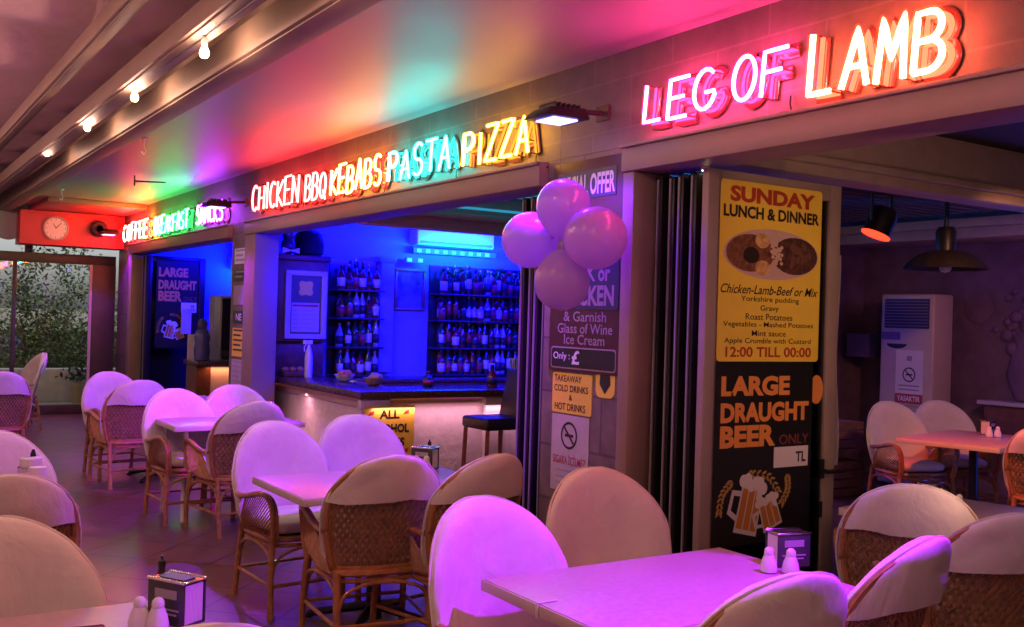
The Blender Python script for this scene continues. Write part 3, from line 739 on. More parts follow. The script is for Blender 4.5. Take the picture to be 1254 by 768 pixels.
# ================================================================== SIGNS ON THE PILLARS (frame: x = -Y from 4.75, y = Z)
def pil_sign(name, label, cat, y_left): return thing(name, label, cat, frame=((3.3, y_left, 0), (0, -1, 0), (0, 0, 1)))
so = pil_sign('offer_board', 'tall maroon special offer board on the pillar behind the balloons', 'sign board', 4.66)
M_mar = mat('maroon_board', (.075, .022, .022), rough=.4, noise=.1); M_navy = mat('navy_panel', (.03, .025, .07), rough=.4)
MB().prism(rrect(-.02, 1.32, .68, 2.47, .03), 0, .012).build('board', M_mar, so, bevel=.003)
MB().box(.03, .61, 2.26, 2.41, .0125, .015).build('title_panel', M_navy, so)
text('SPECIAL OFFER', .05, 2.275, .60, 2.39, M_wht, so, z=.0165, bold=.03)
M_pink = mat('pale_pink_ink', (.38, .28, .28), rough=.5)
text('Soup', .23, 2.14, .45, 2.20, M_pink, so, z=.0135)
MB().prism(rrect(.02, 1.66, .66, 1.93, .02), .0125, .015).build('dish_panel', M_navy, so)
text('STEAK or', .1, 1.81, .58, 1.90, M_pink, so, z=.0165, bold=.03)
text('CHICKEN', .06, 1.68, .62, 1.79, M_pink, so, z=.0165, bold=.035)
for s_, a, b_, z0, z1 in (('& Garnish', .13, .55, 1.595, 1.65), ('Glass of Wine', .07, .61, 1.53, 1.585), ('Ice Cream', .14, .54, 1.47, 1.525)): text(s_, a, z0, b_, z1, M_pink, so, z=.0135, bold=.01)
MB().prism(rrect(.01, 1.335, .65, 1.455, .02), .0122, .014).build('price_border', M_pink, so)
MB().prism(rrect(.018, 1.343, .642, 1.447, .018), .0142, .016).build('price_panel', M_blk, so)
text('Only :', .04, 1.375, .21, 1.425, M_wht, so, z=.0175, bold=.01); text('£', .23, 1.36, .31, 1.437, M_wht, so, z=.0175, bold=.03)
so.matrix_world = so.matrix_world @ Matrix.Diagonal((.9, 1, 1, 1))
tk = pil_sign('takeaway_sign', 'yellow takeaway cold drinks and hot drinks sign under the special offer board', 'sign', 4.64)
MB().prism(rrect(0, 1.09, .36, 1.31, .012), 0, .006).build('plate', M_yel, tk)
for s_, a, b_, z0, z1 in (('TAKEAWAY', .02, .27, 1.262, 1.298), ('COLD DRINKS', .02, .33, 1.208, 1.245), ('&', .16, .19, 1.162, 1.192), ('HOT DRINKS', .03, .31, 1.105, 1.145)): text(s_, a, z0, b_, z1, M_ink, tk, z=.0075, bold=.012)
def ring_sign(t, cx, cy_, r, z, mr=None):
    b = MB(); mr = mr or M_ink
    n = 28; vs = [(cx + r * math.cos(2 * PI * i / n), cy_ + r * math.sin(2 * PI * i / n), z) for i in range(n)] + [(cx + r * .82 * math.cos(2 * PI * i / n), cy_ + r * .82 * math.sin(2 * PI * i / n), z) for i in range(n)]
    b.add(vs, [(i, (i + 1) % n, n + (i + 1) % n, n + i) for i in range(n)])
    b.add([(cx - r * .62, cy_ + r * .5, z + .0004), (cx - r * .5, cy_ + r * .62, z + .0004), (cx + r * .62, cy_ - r * .5, z + .0004), (cx + r * .5, cy_ - r * .62, z + .0004)], [(0, 3, 2, 1)])
    b.build('prohibition_ring', mr, t)
    MB().box(cx - r * .5, cx + r * .5, cy_ - r * .1, cy_ + r * .1, z - .001, z + .0008).build('cigarette_symbol', M_ink, t)
ns = pil_sign('no_smoking_sign', 'white no smoking notice below the yellow takeaway sign', 'sign', 4.635)
MB().box(0, .34, .66, 1.08, 0, .006).build('plate', mat('worn_white_plate', (.52, .46, .42), rough=.5, noise=.1), ns)
ring_sign(ns, .165, .97, .075, .0075)
text('SIGARA İÇİLMEZ', .02, .80, .32, .87, M_red, ns, z=.0075, bold=.01)
b = MB()
for i in range(3): b.box(.05, .29, .77 - i * .035, .78 - i * .035, .0062, .0075)
b.build('small_print', M_gry, ns)
sk = pil_sign('alarm_sticker', 'small yellow security sticker with a dark shield on the stone pillar', 'sticker', 4.25)
MB().prism(rrect(0, 1.2, .16, 1.36, .04), 0, .004).build('sheet', M_yel, sk)
MB().prism([(.04, 1.33), (.12, 1.33), (.125, 1.27), (.08, 1.22), (.035, 1.27)], .0045, .006).build('shield', M_ink, sk)
# small plates on the second pillar
pl2 = [('white paper notice at the top of the narrow stone pillar', 2.08, 2.24, M_wht, ''), ('dark little plate in the upper middle of the narrow stone pillar', 1.90, 2.02, M_blk, ''), ('mauve notice in the middle of the narrow stone pillar', 1.66, 1.86, mat('mauve_paper', (.4, .3, .42), rough=.6), ''),
       ('black plate lettered NE on the narrow stone pillar', 1.47, 1.6, M_blk, 'NE'), ('yellow notice on the narrow stone pillar below the black plate', 1.13, 1.42, M_yel, ''), ('long white notice at the bottom of the narrow stone pillar', .6, 1.1, mat('worn_notice', (.5, .46, .45), rough=.6, noise=.15), '')]
for lab, z0, z1, m, s_ in pl2:
    t = pil_sign('pillar_notice', lab, 'notice', 10.42); t['group'] = 'notices on the narrow pillar'
    MB().box(.02, .38, z0, z1, 0, .006).build('plate', m, t)
    if s_: text(s_, .12, z0 + .03, .3, z1 - .03, M_wht, t, z=.0075)
    else:
        b = MB(); k = int((z1 - z0) / .05)
        for i in range(k): b.box(.06, .34 - .05 * (i % 2), z1 - .03 - i * .05, z1 - .012 - i * .05, .0062, .0075)
        b.build('small_print', M_gry if m is not M_yel else M_ink, t)

# ================================================================== BALLOONS
def rubber(m):
    n = m.node_tree.nodes; l = m.node_tree.links; b_ = n['Principled BSDF']
    t_ = n.new('ShaderNodeBsdfTranslucent'); t_.inputs[0].default_value = (.75, .5, .95, 1); x_ = n.new('ShaderNodeMixShader'); x_.inputs[0].default_value = .55
    l.new(b_.outputs[0], x_.inputs[1]); l.new(t_.outputs[0], x_.inputs[2]); l.new(x_.outputs[0], n['Material Output'].inputs[0])   # thin stretched rubber lets light through
bl = thing('balloon_cluster', 'bunch of four lilac balloons hanging under the floodlight in front of the offer board', 'balloons', (2.98, 4.15, 2.6), base=True)
M_bal = mat('lilac_balloon_rubber', (.60, .36, .80), rough=.22, spec=.5, coat=.5)
rubber(M_bal)
for (x, y, z, d, r) in ((2.95, 4.106, 2.159, (0, 0, 1), .137), (2.95, 4.39, 2.014, (0, 1, -.02), .147), (2.95, 3.846, 1.996, (0, -1, -.02), .150), (2.93, 4.074, 1.795, (0, 0, -1), .138)):
    b = MB(); prof = []
    for i in range(25):
        a = PI * i / 24; zz = -math.cos(a); rr_ = math.sin(a) * (1 + .06 * zz)
        prof.append((max(rr_ * r, 1e-4), zz * r * 1.06 + (0 if zz > -.8 else (zz + .8) * r * .35)))
    b.lathe(prof, n=32)
    b.lathe([(.006, -1.12 * r - .012), (.009, -1.12 * r - .016), (.013, -1.12 * r - .03), (.004, -1.12 * r - .028)], n=10)
    o = b.build('balloon', M_bal, bl, smooth=True)
    q = Vector(d).to_track_quat('Z', 'Y').to_matrix().to_4x4()
    o.matrix_basis = Matrix.Translation((x, y, z)) @ q
MB().tube([(2.99, 4.2, 2.61), (2.965, 4.16, 2.3), (2.95, 4.11, 2.0)], .0012, 5).build('string', M_blk, bl)

# ================================================================== CHAIRS
H_B = .955
def back(u, v):
    """point on the reclined barrel back: u across -1..1, v up 0..1"""
    if v < .5: w_ = .225 + (.272 - .225) * (1 - (1 - v / .5) ** 2)
    else: w_ = .272 * max(0, 1 - ((v - .5) / .5) ** 2.3) ** .5
    x = u * w_
    return Vector((x, .215 + .135 * v - .09 * (abs(x) / .272) ** 2, .40 + (H_B - .41) * v))
def make_chair(name, label, seed=0):
    t = thing(name, label, 'chair', group='rattan armchairs with cream covers')
    # seat ring and braces
    sf = MB()
    ring = [(.245 * math.copysign(abs(math.cos(a)) ** .55, math.cos(a)), .235 * math.copysign(abs(math.sin(a)) ** .55, math.sin(a)) - .01, .395) for a in [2 * PI * i / 28 for i in range(28)]]
    sf.tube(ring, .016, 7, closed=True)
    sf.tube([(x * .98, y * .98, z - .034) for x, y, z in ring], .011, 6, closed=True)
    sf.prism([(x * .97, y * .97) for x, y, z in ring], .385, .40)
    sf.build('seat_frame', M_rat, t, smooth=True)
    legs = [((-.25, -.235), (-.262, -.262)), ((.25, -.235), (.262, -.262)), ((-.222, .205), (-.225, .275)), ((.222, .205), (.225, .275))]
    for (ax, ay), (bx, by_) in legs:
        b = MB(); b.tube(spline([(bx, by_, 0.003), (bx * .99 + ax * .01, (by_ + ay) / 2, .2), (ax, ay, .40)], 5), [.0175] * 10 + [.02], 8)
        b.tube([(bx, by_, 0), (bx, by_, .02)], .02, 8)
        b.build('leg', M_rat, t, smooth=True)
    st_ = MB()
    def at(k, z):
        (ax, ay), (bx, by_) = legs[k]; q = z / .4; return Vector((bx + (ax - bx) * q, by_ + (ay - by_) * q, z))
    for a, c in ((0, 1), (2, 3), (0, 2), (1, 3)):
        p = at(a, .16); q = at(c, .16); st_.tube([p, q], .010, 6)
        # arched brace from leg up under the seat and down the other leg
        A = at(a, .2); Bq = at(c, .2); mid = (A + Bq) / 2
        st_.tube(spline([A, A * .8 + mid * .2 + Vector((0, 0, .115)), mid + Vector((0, 0, .155)), Bq * .8 + mid * .2 + Vector((0, 0, .115)), Bq], 5), .009, 6)
    st_.build('stretcher', M_rat, t, smooth=True)
    # back: double cane arch and lattice
    bf = MB(); P = [back(-1, v) for v in [i / 20 * .94 for i in range(21)]]
    arch = P + [back(1, v) for v in [i / 20 * .94 for i in range(20, -1, -1)]]
    arch = [p for i, p in enumerate(arch) if i == 0 or (p - arch[i - 1]).length > .004]
    bf.tube(arch, .0155, 7)
    bf.tube([Vector((p.x * .9, p.y + .004, .40 + (p.z - .40) * .95)) for p in arch], .010, 6)
    bf.tube([back(-.9 + 1.8 * i / 10, .03) for i in range(11)], .013, 6)
    bf.build('back_frame', M_rat, t, smooth=True)
    wv = MB(); NS_ = 17
    for fam in (0, 1):
        for k in range(-NS_, NS_ + 1):
            for off in (0, .008):
                pts_ = []
                for i in range(15):
                    v = .02 + .92 * i / 14
                    z = (v - .5) * .56
                    x = k * .030 + off + (z * .62 if fam else -z * .62)
                    lim = back(1, v).x * .97
                    if abs(x) <= lim and lim > .01:
                        p = back(x / max(back(1, v).x, 1e-3), v); p.y += .004 if (fam ^ (i % 2)) else -.002; pts_.append(p)
                    elif len(pts_) > 1: break
                    else: pts_ = []
                if len(pts_) > 1: wv.tube(pts_, .0034, 4)
    wv.build('back_weave', M_weave, t)
    # cover: one padded hood, full in front, a short flap behind
    def hw_(v):
        if v < .44: return back(1, v).x + .026
        return .298 * max(0, 1 - ((v - .44) / .5903) ** 2.15) ** .5 if v > .44 else .298
    cv = MB(); J0 = 16; NV = 42; NC = 32; vs = []; fs = []
    for j in range(NV + 1):
        for i in range(NC):
            a = 2 * PI * i / NC; cu = math.copysign(abs(math.cos(a)) ** .7, math.cos(a)); sn = math.copysign(abs(math.sin(a)) ** .7, math.sin(a))
            b0 = cu * .29
            hem = .60 + .012 * math.sin(b0 * 14 + 1 + seed * 2) + .006 * math.sin(b0 * 33 + seed) + .022 * (1 - (b0 / .29) ** 2)
            v = .06 + (hem - .06) * j / J0 if j <= J0 else hem + .004 + (1.03 - hem - .004) * (1 - (1 - (j - J0 - 1) / (NV - J0 - 1)) ** 1.7)
            top_close = max(0, 1 - max(0, (v - .90) / .131) ** 2) ** .5
            x = cu * hw_(v)
            bx = max(-.285, min(.285, x)); yc = .215 + .135 * v - .09 * (abs(bx) / .272) ** 2
            fr = .062 * (.5 + .5 * min(1, (v - .03) / .15)) * (.35 + .65 * top_close)
            rear = (.030 + .012 * math.sin(bx * 24) * (1 - v)) * (.3 + .7 * top_close) + .008 if j > J0 else -.012
            if sn < 0: y = yc + sn * fr
            else: y = yc + sn * rear
            z = .40 + (H_B - .41) * v
            p = Vector((x, y, z)); so_ = Vector((seed * 7.3, seed * 3.1, 0))
            d1 = mnoise.noise(p * 5.5 + so_) * .014 + mnoise.noise(Vector((x * 22, y * 22, z * 9)) + so_) * .0055
            if j > J0 and sn > 0: d1 += .006 * mnoise.noise(Vector((x * 30, 0, z * 10)) + so_) * (1.1 - v)
            dn = Vector((cu * .35, sn, .15))
            vs.append(p + dn * d1)
    for j in range(NV):
        for i in range(NC):
            i2 = (i + 1) % NC; fs.append((j * NC + i, j * NC + i2, (j + 1) * NC + i2, (j + 1) * NC + i))
    fs.append(tuple(range(NC - 1, -1, -1))); fs.append(tuple(NV * NC + i for i in range(NC)))
    cv.add(vs, fs)
    pip = [cv.v[j * NC] for j in range(2, NV, 2)] + [cv.v[j * NC + NC // 2] for j in range(NV - 2, 1, -2)]
    cv.tube([Vector(q) + Vector((.002 if q[0] > 0 else -.002, 0, .002)) for q in pip], .0042, 5)
    cv.build('back_cover', M_fab, t, smooth=True)
    # seat cushion
    sc_ = MB(); NR = 12; vs = []; fs = []; NC = 40
    for j in range(NR + 1):
        ph = -PI / 2 + PI * j / NR
        for i in range(NC):
            a = 2 * PI * i / NC; e = .5
            ca = math.copysign(abs(math.cos(a)) ** e, math.cos(a)); sa = math.copysign(abs(math.sin(a)) ** e, math.sin(a))
            q = abs(math.cos(ph)) ** .55
            puff = 1 + .03 * math.sin(5 * a)
            vs.append((.232 * ca * q * puff, -.015 + .225 * sa * q * puff, .452 + .05 * math.copysign(abs(math.sin(ph)) ** .8, math.sin(ph)) * (1 if ph < 0 else 1.1)))
    for j in range(NR):
        for i in range(NC):
            i2 = (i + 1) % NC; fs.append((j * NC + i, j * NC + i2, (j + 1) * NC + i2, (j + 1) * NC + i))
    sc_.add(vs, fs); sc_.build('seat_cushion', M_fab, t, smooth=True)
    # arms
    for s_ in (-1, 1):
        b = MB()
        for o, zz, r in ((0, 0, .0145), (-.022, -.006, .0105)):
            path = [back(s_, .52) + Vector((s_ * o * .5, 0, zz)), (s_ * (.276 + o), .17, .595 + zz), (s_ * (.292 + o), .02, .60 + zz), (s_ * (.296 + o), -.13, .635 + zz), (s_ * (.29 + o), -.225, .635 + zz), (s_ * (.275 + o), -.268, .575 + zz), (s_ * (.262 + o), -.262, .45), (s_ * (.252 + o), -.24, .38)]
            b.tube(spline(path, 6), r, 7)
        top = spline([(s_ * .29, .02, .60), (s_ * .295, -.13, .632), (s_ * .288, -.225, .628), (s_ * .272, -.262, .56), (s_ * .262, -.258, .46)], 5)
        for i in range(0, len(top), 1):
            q = i / (len(top) - 1)
            b.tube([top[i], (s_ * .25, .19 - .40 * q * q, .40)], .0042, 4)
        b.build('armrest', M_rat, t, smooth=True)
    return t
CH = []; NCH = [0]
def chair(x, y, rz, label, back_top=True):
    """x, y: where the top of the back stands; rz: degrees the chair is turned from facing the camera end (-Y)"""
    a = math.radians(rz); o = Vector((x, y, 0))
    if back_top: o = o - Vector((-math.sin(a), math.cos(a), 0)) * .335
    if len(CH) < 5:
        t = make_chair('rattan_armchair', label, len(CH)); CH.append(t); t.matrix_world = Matrix.Translation(o) @ Matrix.Rotation(a, 4, 'Z'); return t
    NCH[0] += 1
    return dup(CH[(NCH[0] * 2) % 5], o, a, label)
chair(1.89, 3.09, 4, 'armchair facing us behind the front table, left one of that pair')
chair(2.72, 3.50, -10, 'armchair facing us by the folding door stack, right behind the front table')
chair(2.09, 1.80, 176, 'armchair at the bottom edge seen from behind, back to us at the front table')
chair(2.82, 1.93, 190, 'armchair with a creased cover, seen from behind right of the front table')
chair(2.06, 5.72, 6, 'armchair facing us at the middle table with its rattan arm at the aisle')
chair(2.68, 5.93, -4, 'armchair facing us at the middle table in front of the yellow alcohol sign')
chair(2.10, 4.19, 172, 'armchair whose full lattice back and legs stand nearest the camera at the middle table')
chair(2.56, 4.04, 190, 'armchair seen from behind at the middle table right of the napkin holder')
chair(2.16, 8.25, 6, 'armchair with a bright violet lit front at the white legged table')
chair(2.42, 7.02, 186, 'armchair seen from behind at the near side of the white legged table')
chair(2.15, 9.30, 184, 'armchair seen from behind just in front of the farthest facing chair')
chair(2.12, 10.55, 8, 'farthest armchair of the shopfront row, facing us')
chair(2.75, 8.6, -6, 'armchair hidden behind the violet lit one, on the shop side of the white legged table')
chair(.36, 3.36, 6, 'large armchair facing us at the bottom left behind the reserved table')
chair(.60, 2.06, 184, 'armchair at the bottom edge, only its cover top showing, at the reserved table')
chair(.50, 4.22, 182, 'armchair at the left edge seen from behind, before the table with the chrome napkin cup')
chair(.58, 5.70, 4, 'armchair facing us at the left edge behind the table with the white napkin cup')
chair(1.18, 10.60, 184, 'dark backed armchair at the far left in front of the leaning chairs')
chair(1.80, 14.75, -84, 'first of two slim side on armchairs at the far left by the glass wall', back_top=False)
chair(1.72, 14.2, -80, 'second side on armchair at the far left, a little nearer than the other', back_top=False)
chair(3.72, 2.62, 130, 'armchair just inside the dining room with its cover tilting right and dark lattice below')
chair(3.52, 2.04, 150, 'armchair at the right edge seen squarely from behind, inside the dining room')
chair(7.75, 5.75, -20, 'orange lit armchair facing us beside the floor air conditioner')
chair(8.4, 5.7, -30, 'smaller looking armchair behind the far dining table, right of the orange one')
chair(7.15, 3.95, 120, 'red lit armchair at the right edge, before the pink edged dining table')

# ================================================================== TABLES
def make_table(name, label, w_, d_, style, x, y, rz=0.):
    t = thing(name, label, 'table', (x, y, 0), rz, group='cafe tables')
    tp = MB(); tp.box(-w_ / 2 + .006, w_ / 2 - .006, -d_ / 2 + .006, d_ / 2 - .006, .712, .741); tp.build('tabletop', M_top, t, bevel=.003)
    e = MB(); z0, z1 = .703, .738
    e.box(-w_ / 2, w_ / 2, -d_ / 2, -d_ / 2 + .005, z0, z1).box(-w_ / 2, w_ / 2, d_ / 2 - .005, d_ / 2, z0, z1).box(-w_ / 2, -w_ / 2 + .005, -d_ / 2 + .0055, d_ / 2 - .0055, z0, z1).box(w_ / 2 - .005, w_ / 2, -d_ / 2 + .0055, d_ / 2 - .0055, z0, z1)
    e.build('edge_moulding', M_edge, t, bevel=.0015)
    if style == 'pedestal':
        MB().lathe([(.05, .03), (.04, .08), (.036, .3), (.036, .64), (.06, .70), (.12, .702)], n=16).build('column', M_black, t, smooth=True)
        for k in range(4):
            a = PI / 4 + k * PI / 2; c, s_ = math.cos(a), math.sin(a)
            b = MB(); b.tube(spline([(.03 * c, .03 * s_, .09), (.18 * c, .18 * s_, .06), (.36 * c, .36 * s_, .02)]), [.024] * 6 + [.02] * 6 + [.016], 8)
            b.lathe([(.022, 0), (.022, .018)], (.36 * c, .36 * s_, 0), n=10); b.build('foot', M_black, t, smooth=True)
    else:
        for sx in (-1, 1):
            for sy in (-1, 1):
                b = MB(); b.tube(spline([(sx * w_ * .40, sy * d_ * .40, .703), (sx * w_ * .38, sy * d_ * .30, .5), (sx * w_ * .36, sy * d_ * .12, .25), (sx * w_ * .40, sy * d_ * .36, .015)] if sx * sy > 0 else [(sx * w_ * .42, sy * d_ * .42, .703), (sx * w_ * .42, sy * d_ * .43, .35), (sx * w_ * .42, sy * d_ * .44, .015)]), .017, 8)
                b.build('leg', mat('white_tube', (.6, .58, .55), rough=.35), t, smooth=True)
    return t
t1 = make_table('cafe_table', 'front table with a purple glowing top beside the folding door', 1.08, .71, 'pedestal', 2.295, 2.49)
MB().box(-.546, -.5405, .02, .03, .70, .748).box(-.546, -.47, .022, .028, .7425, .7455).build('cloth_clip', M_white, t1, bevel=.001)
make_table('cafe_table', 'middle table between the four chairs in front of the bar', 1.08, .72, 'pedestal', 2.30, 4.79)
make_table('cafe_table', 'far table with slanting white tube legs beside the violet lit chair', 1.0, .62, 'tube', 2.48, 7.83)
make_table('cafe_table', 'farthest table of the shopfront row, hidden behind the lattice back', .95, .7, 'pedestal', 2.5, 9.85)
make_table('cafe_table', 'table at the bottom left with the reserved sign', 1.08, .72, 'pedestal', .27, 2.72)
make_table('cafe_table', 'small table end at the left edge carrying the white napkin cup', 1.08, .70, 'pedestal', .21, 4.98)
make_table('cafe_table', 'dim table just inside the dining room, behind the tilted cover', .8, .7, 'pedestal', 4.45, 2.95, math.radians(10))
make_table('cafe_table', 'pink edged table in the middle of the dining room', 1.15, .8, 'pedestal', 7.65, 4.85, math.radians(12))

# ---- things on the tables
M_ad = mat('holder_dark_panel', (.05, .05, .055), rough=.25)
M_paper = mat('paper_napkin', (.75, .73, .72), rough=.85)
NH = []
def napkin_holder(x, y, rz, label):
    if not NH:
        t = thing('napkin_holder', label, 'napkin holder', (0, 0, 0), group='black and chrome napkin holders')
        MB().box(-.085, .085, -.05, .05, 0, .006).box(-.085, .085, -.05, -.046, .006, .145).box(-.085, .085, .046, .05, .006, .145).build('holder_body', M_ad, t, bevel=.002)
        b = MB(); b.box(-.087, .087, -.055, .055, .146, .15); b.tube([(-.087, -.05, .15), (.087, -.05, .15)], .006, 8); b.tube([(-.087, .05, .15), (.087, .05, .15)], .006, 8); b.build('chrome_lid', M_steel, t, bevel=.0015)
        b = MB()
        for i in range(14): b.box(-.078, .078, -.043 + i * .0062, -.039 + i * .0062, .008, .138)
        b.build('napkins', M_paper, t)
        b = MB(); b.box(-.05, .05, -.0525, -.0505, .09, .12).box(-.06, .06, -.0525, -.0505, .05, .056).box(-.05, .05, -.0525, -.0505, .035, .041); b.build('printed_panel', M_gry, t)
        b = MB(); b.box(-.06, .06, -.03, .03, .1515, .154); b.build('lid_label', M_blk, t)
        for c_ in t.children: c_.data.transform(Matrix.Scale(.8, 4))
        NH.append(t); t.matrix_world = Matrix.Translation((x, y, .742)) @ Matrix.Rotation(rz, 4, 'Z'); return t
    return dup(NH[0], (x, y, .742), rz, label)
SH = []
def shaker(x, y, label, z=.742):
    if not SH:
        t = thing('shaker', label, 'shaker', (0, 0, 0), group='white salt and pepper shakers')
        MB().lathe([(.026, 0), (.033, .005), (.034, .02), (.029, .045), (.019, .07)], n=16).build('shaker_body', mat('white_ceramic', (.75, .74, .72), rough=.2), t, smooth=True)
        MB().lathe([(.018, .071), (.0195, .077), (.018, .090), (.010, .099), (.001, .101)], n=16).build('shaker_cap', mat('white_ceramic', (.75, .74, .72)), t, smooth=True)
        for c_ in t.children: c_.data.transform(Matrix.Scale(.88, 4))
        SH.append(t); t.location = (x, y, z); return t
    return dup(SH[0], (x, y, z), 0, label)
napkin_holder(2.85, 2.52, -.25, 'napkin holder at the far right corner of the front table')
shaker(2.70, 2.47, 'left shaker of the pair on the front table'); shaker(2.755, 2.42, 'right shaker of the pair on the front table')
napkin_holder(2.72, 5.05, -1.0, 'napkin holder at the back of the middle table before the bar')
shaker(2.62, 4.97, 'left shaker beside the napkin holder of the middle table'); shaker(2.67, 4.94, 'right shaker beside the napkin holder of the middle table')
napkin_holder(2.80, 7.95, -.3, 'tiny looking napkin holder on the far white legged table')
shaker(2.7, 7.9, 'left shaker on the far white legged table'); shaker(2.83, 7.82, 'right shaker on the far white legged table')
napkin_holder(.765, 2.83, -1.05, 'napkin holder on the reserved table at the bottom left')
shaker(.66, 2.80, 'left shaker beside the napkin holder of the reserved table'); shaker(.70, 2.77, 'right shaker beside the napkin holder of the reserved table')
napkin_holder(4.42, 3.02, .3, 'dim napkin holder on the table just inside the dining room')
shaker(4.36, 2.90, 'left shaker on the table just inside the dining room'); shaker(4.42, 2.87, 'right shaker on the table just inside the dining room')
shaker(7.86, 4.85, 'left shaker on the pink edged dining table'); shaker(7.93, 4.82, 'right shaker on the pink edged dining table')
napkin_holder(8.05, 4.98, .2, 'napkin holder on the pink edged dining table')
def bottle_sauce(x, y, label):
    t = thing('sauce_bottle', label, 'bottle', (x, y, .742), group='dark sauce bottles')
    MB().lathe([(.022, 0), (.026, .005), (.026, .09), (.014, .135), (.012, .15)], n=16).build('bottle_body', mat('brown_glass', (.05, .015, .01), rough=.12), t, smooth=True)
    MB().lathe([(.014, .15), (.014, .172), (.006, .178), (.005, .19)], n=12).build('cap', M_blk, t, smooth=True)
    for c_ in t.children: c_.data.transform(Matrix.Scale(.78, 4))
bottle_sauce(.76, 2.98, 'dark sauce bottle behind the napkin holder of the reserved table')
bottle_sauce(2.80, 5.15, 'dark sauce bottle behind the napkin holder of the middle table')
cu = thing('napkin_cup', 'round chrome napkin cup with white paper at the left edge table', 'cup', (.70, 5.12, .742))
MB().lathe([(.05, 0), (.056, .004), (.056, .11), (.053, .11), (.052, .01)], n=20).build('cup_body', M_steel, cu, smooth=True)
MB().lathe([(.045, .01), (.047, .15), (.03, .16), (.02, .12)], n=14).build('napkins', M_paper, cu, smooth=True)
MB().lathe([(.012, .10), (.012, .17), (.006, .19)], (.01, .0, 0), n=10).build('dark_stopper', M_blk, cu, smooth=True)
cu2 = thing('paper_roll', 'upright white paper roll beside the chrome cup on the left edge table', 'paper roll', (.715, 5.0, .742))
MB().lathe([(.012, 0), (.036, .0), (.036, .125), (.012, .125)], n=20).build('roll', M_paper, cu2, smooth=True)
rs = thing('reserved_sign', 'small brown reserved sign standing on the table at the bottom left', 'sign', frame=((.42, 2.66, .743), (.995, -.1, 0), (.05, .38, .92)))
MB().prism(rrect(0, 0, .125, .07, .008), -.006, 0).build('plate', mat('brown_plaque', (.12, .05, .04), rough=.5), rs, bevel=.001)
text('RESERVED', .015, .02, .11, .045, mat('plaque_letters', (.5, .3, .25), rough=.5), rs, z=.0012, bold=.02)
b = MB(); 
for x0, x1, y0, y1 in ((.006, .119, .006, .010), (.006, .119, .060, .064), (.006, .010, .010, .060), (.115, .119, .010, .060)): b.box(x0, x1, y0, y1, .0003, .0012)
b.build('border', MATS['plaque_letters'], rs)

# ================================================================== BAR
bar = thing('bar_counter', 'white stone bar counter with a dark granite top under blue light', 'bar counter', (4.5, 8.0, 0), base=True)
tp = MB(); tp.prism([(3.57, 10.5), (3.57, 7.80), (5.6, 7.80), (7.4, 7.80), (7.4, 8.35), (4.1, 8.35), (4.1, 10.5)], .885, .95)
tp.build('countertop', M_granite, bar, bevel=.01)
M_st = mat('white_rough_stone', (.76, .70, .68), rough=.8, noise=.1, nscale=6, bump=.6, bscale=14, bdist=.02)
fr = MB(); fr.box(3.68, 7.4, 7.93, 8.05, 0, .884).box(3.68, 3.8, 8.052, 10.5, 0, .884)
fr.build('front_panel', M_st, bar)
cap = MB(); cap.box(3.68, 7.4, 7.90, 7.929, .80, .884).box(3.65, 3.679, 7.9, 10.5, .80, .884); cap.build('top_moulding', M_corn, bar, bevel=.008)
for x in (3.62, 4.85, 6.1, 7.3):
    b = MB(); b.box(x, x + .22, 7.86, 7.929, 0, .70).box(x - .03, x + .25, 7.84, 7.899, .70, .735).box(x - .015, x + .235, 7.85, 7.899, .735, .80).box(x - .03, x + .25, 7.83, 7.899, .80, .88)
    b.build('pilaster', mat('white_moulded_plaster', (.66, .6, .56), rough=.6, noise=.06, bump=.3, bscale=30), bar, bevel=.008)
led = MB().box(3.9, 7.3, 7.889, 7.8955, .879, .884).box(3.64, 3.645, 7.95, 10.4, .879, .884); led.build('led_strip', emat('orange_led', (1, .2, .03), 1.), bar)
lamp('AREA', 'counter_led', bar, (5.4, 7.80, .80), 6, (1, .4, .6), (5.4, 7.95, .4), 3.4, .03)
lamp('AREA', 'counter_led', bar, (3.58, 9.2, .80), 5, (1, .4, .55), (3.72, 9.2, .4), .03, 2.4)
al = thing('alcohol_sign', 'yellow sign lettered ALL ALCOHOL DRINKS on the front of the bar', 'sign', frame=((3.6, 7.835, 0), (1, 0, 0), (0, 0, 1)))
MB().box(.02, .50, .40, .825, 0, .006).build('plate', M_yel, al)
text('ALL', .165, .715, .355, .79, M_ink, al, z=.0075, bold=.04); text('ALCOHOL', .04, .595, .45, .67, M_ink, al, z=.0075, bold=.04); text('DRINKS', .085, .475, .41, .55, M_ink, al, z=.0075, bold=.04)
b = MB()
for cx, cy_ in ((.09, .765), (.42, .77), (.42, .44), (.09, .44)): MB().prism([(cx - .03, cy_ - .02), (cx + .02, cy_ - .015), (cx + .03, cy_ + .02), (cx - .01, cy_ + .01)], .0062, .0075).build('corner_mark', M_red, al)

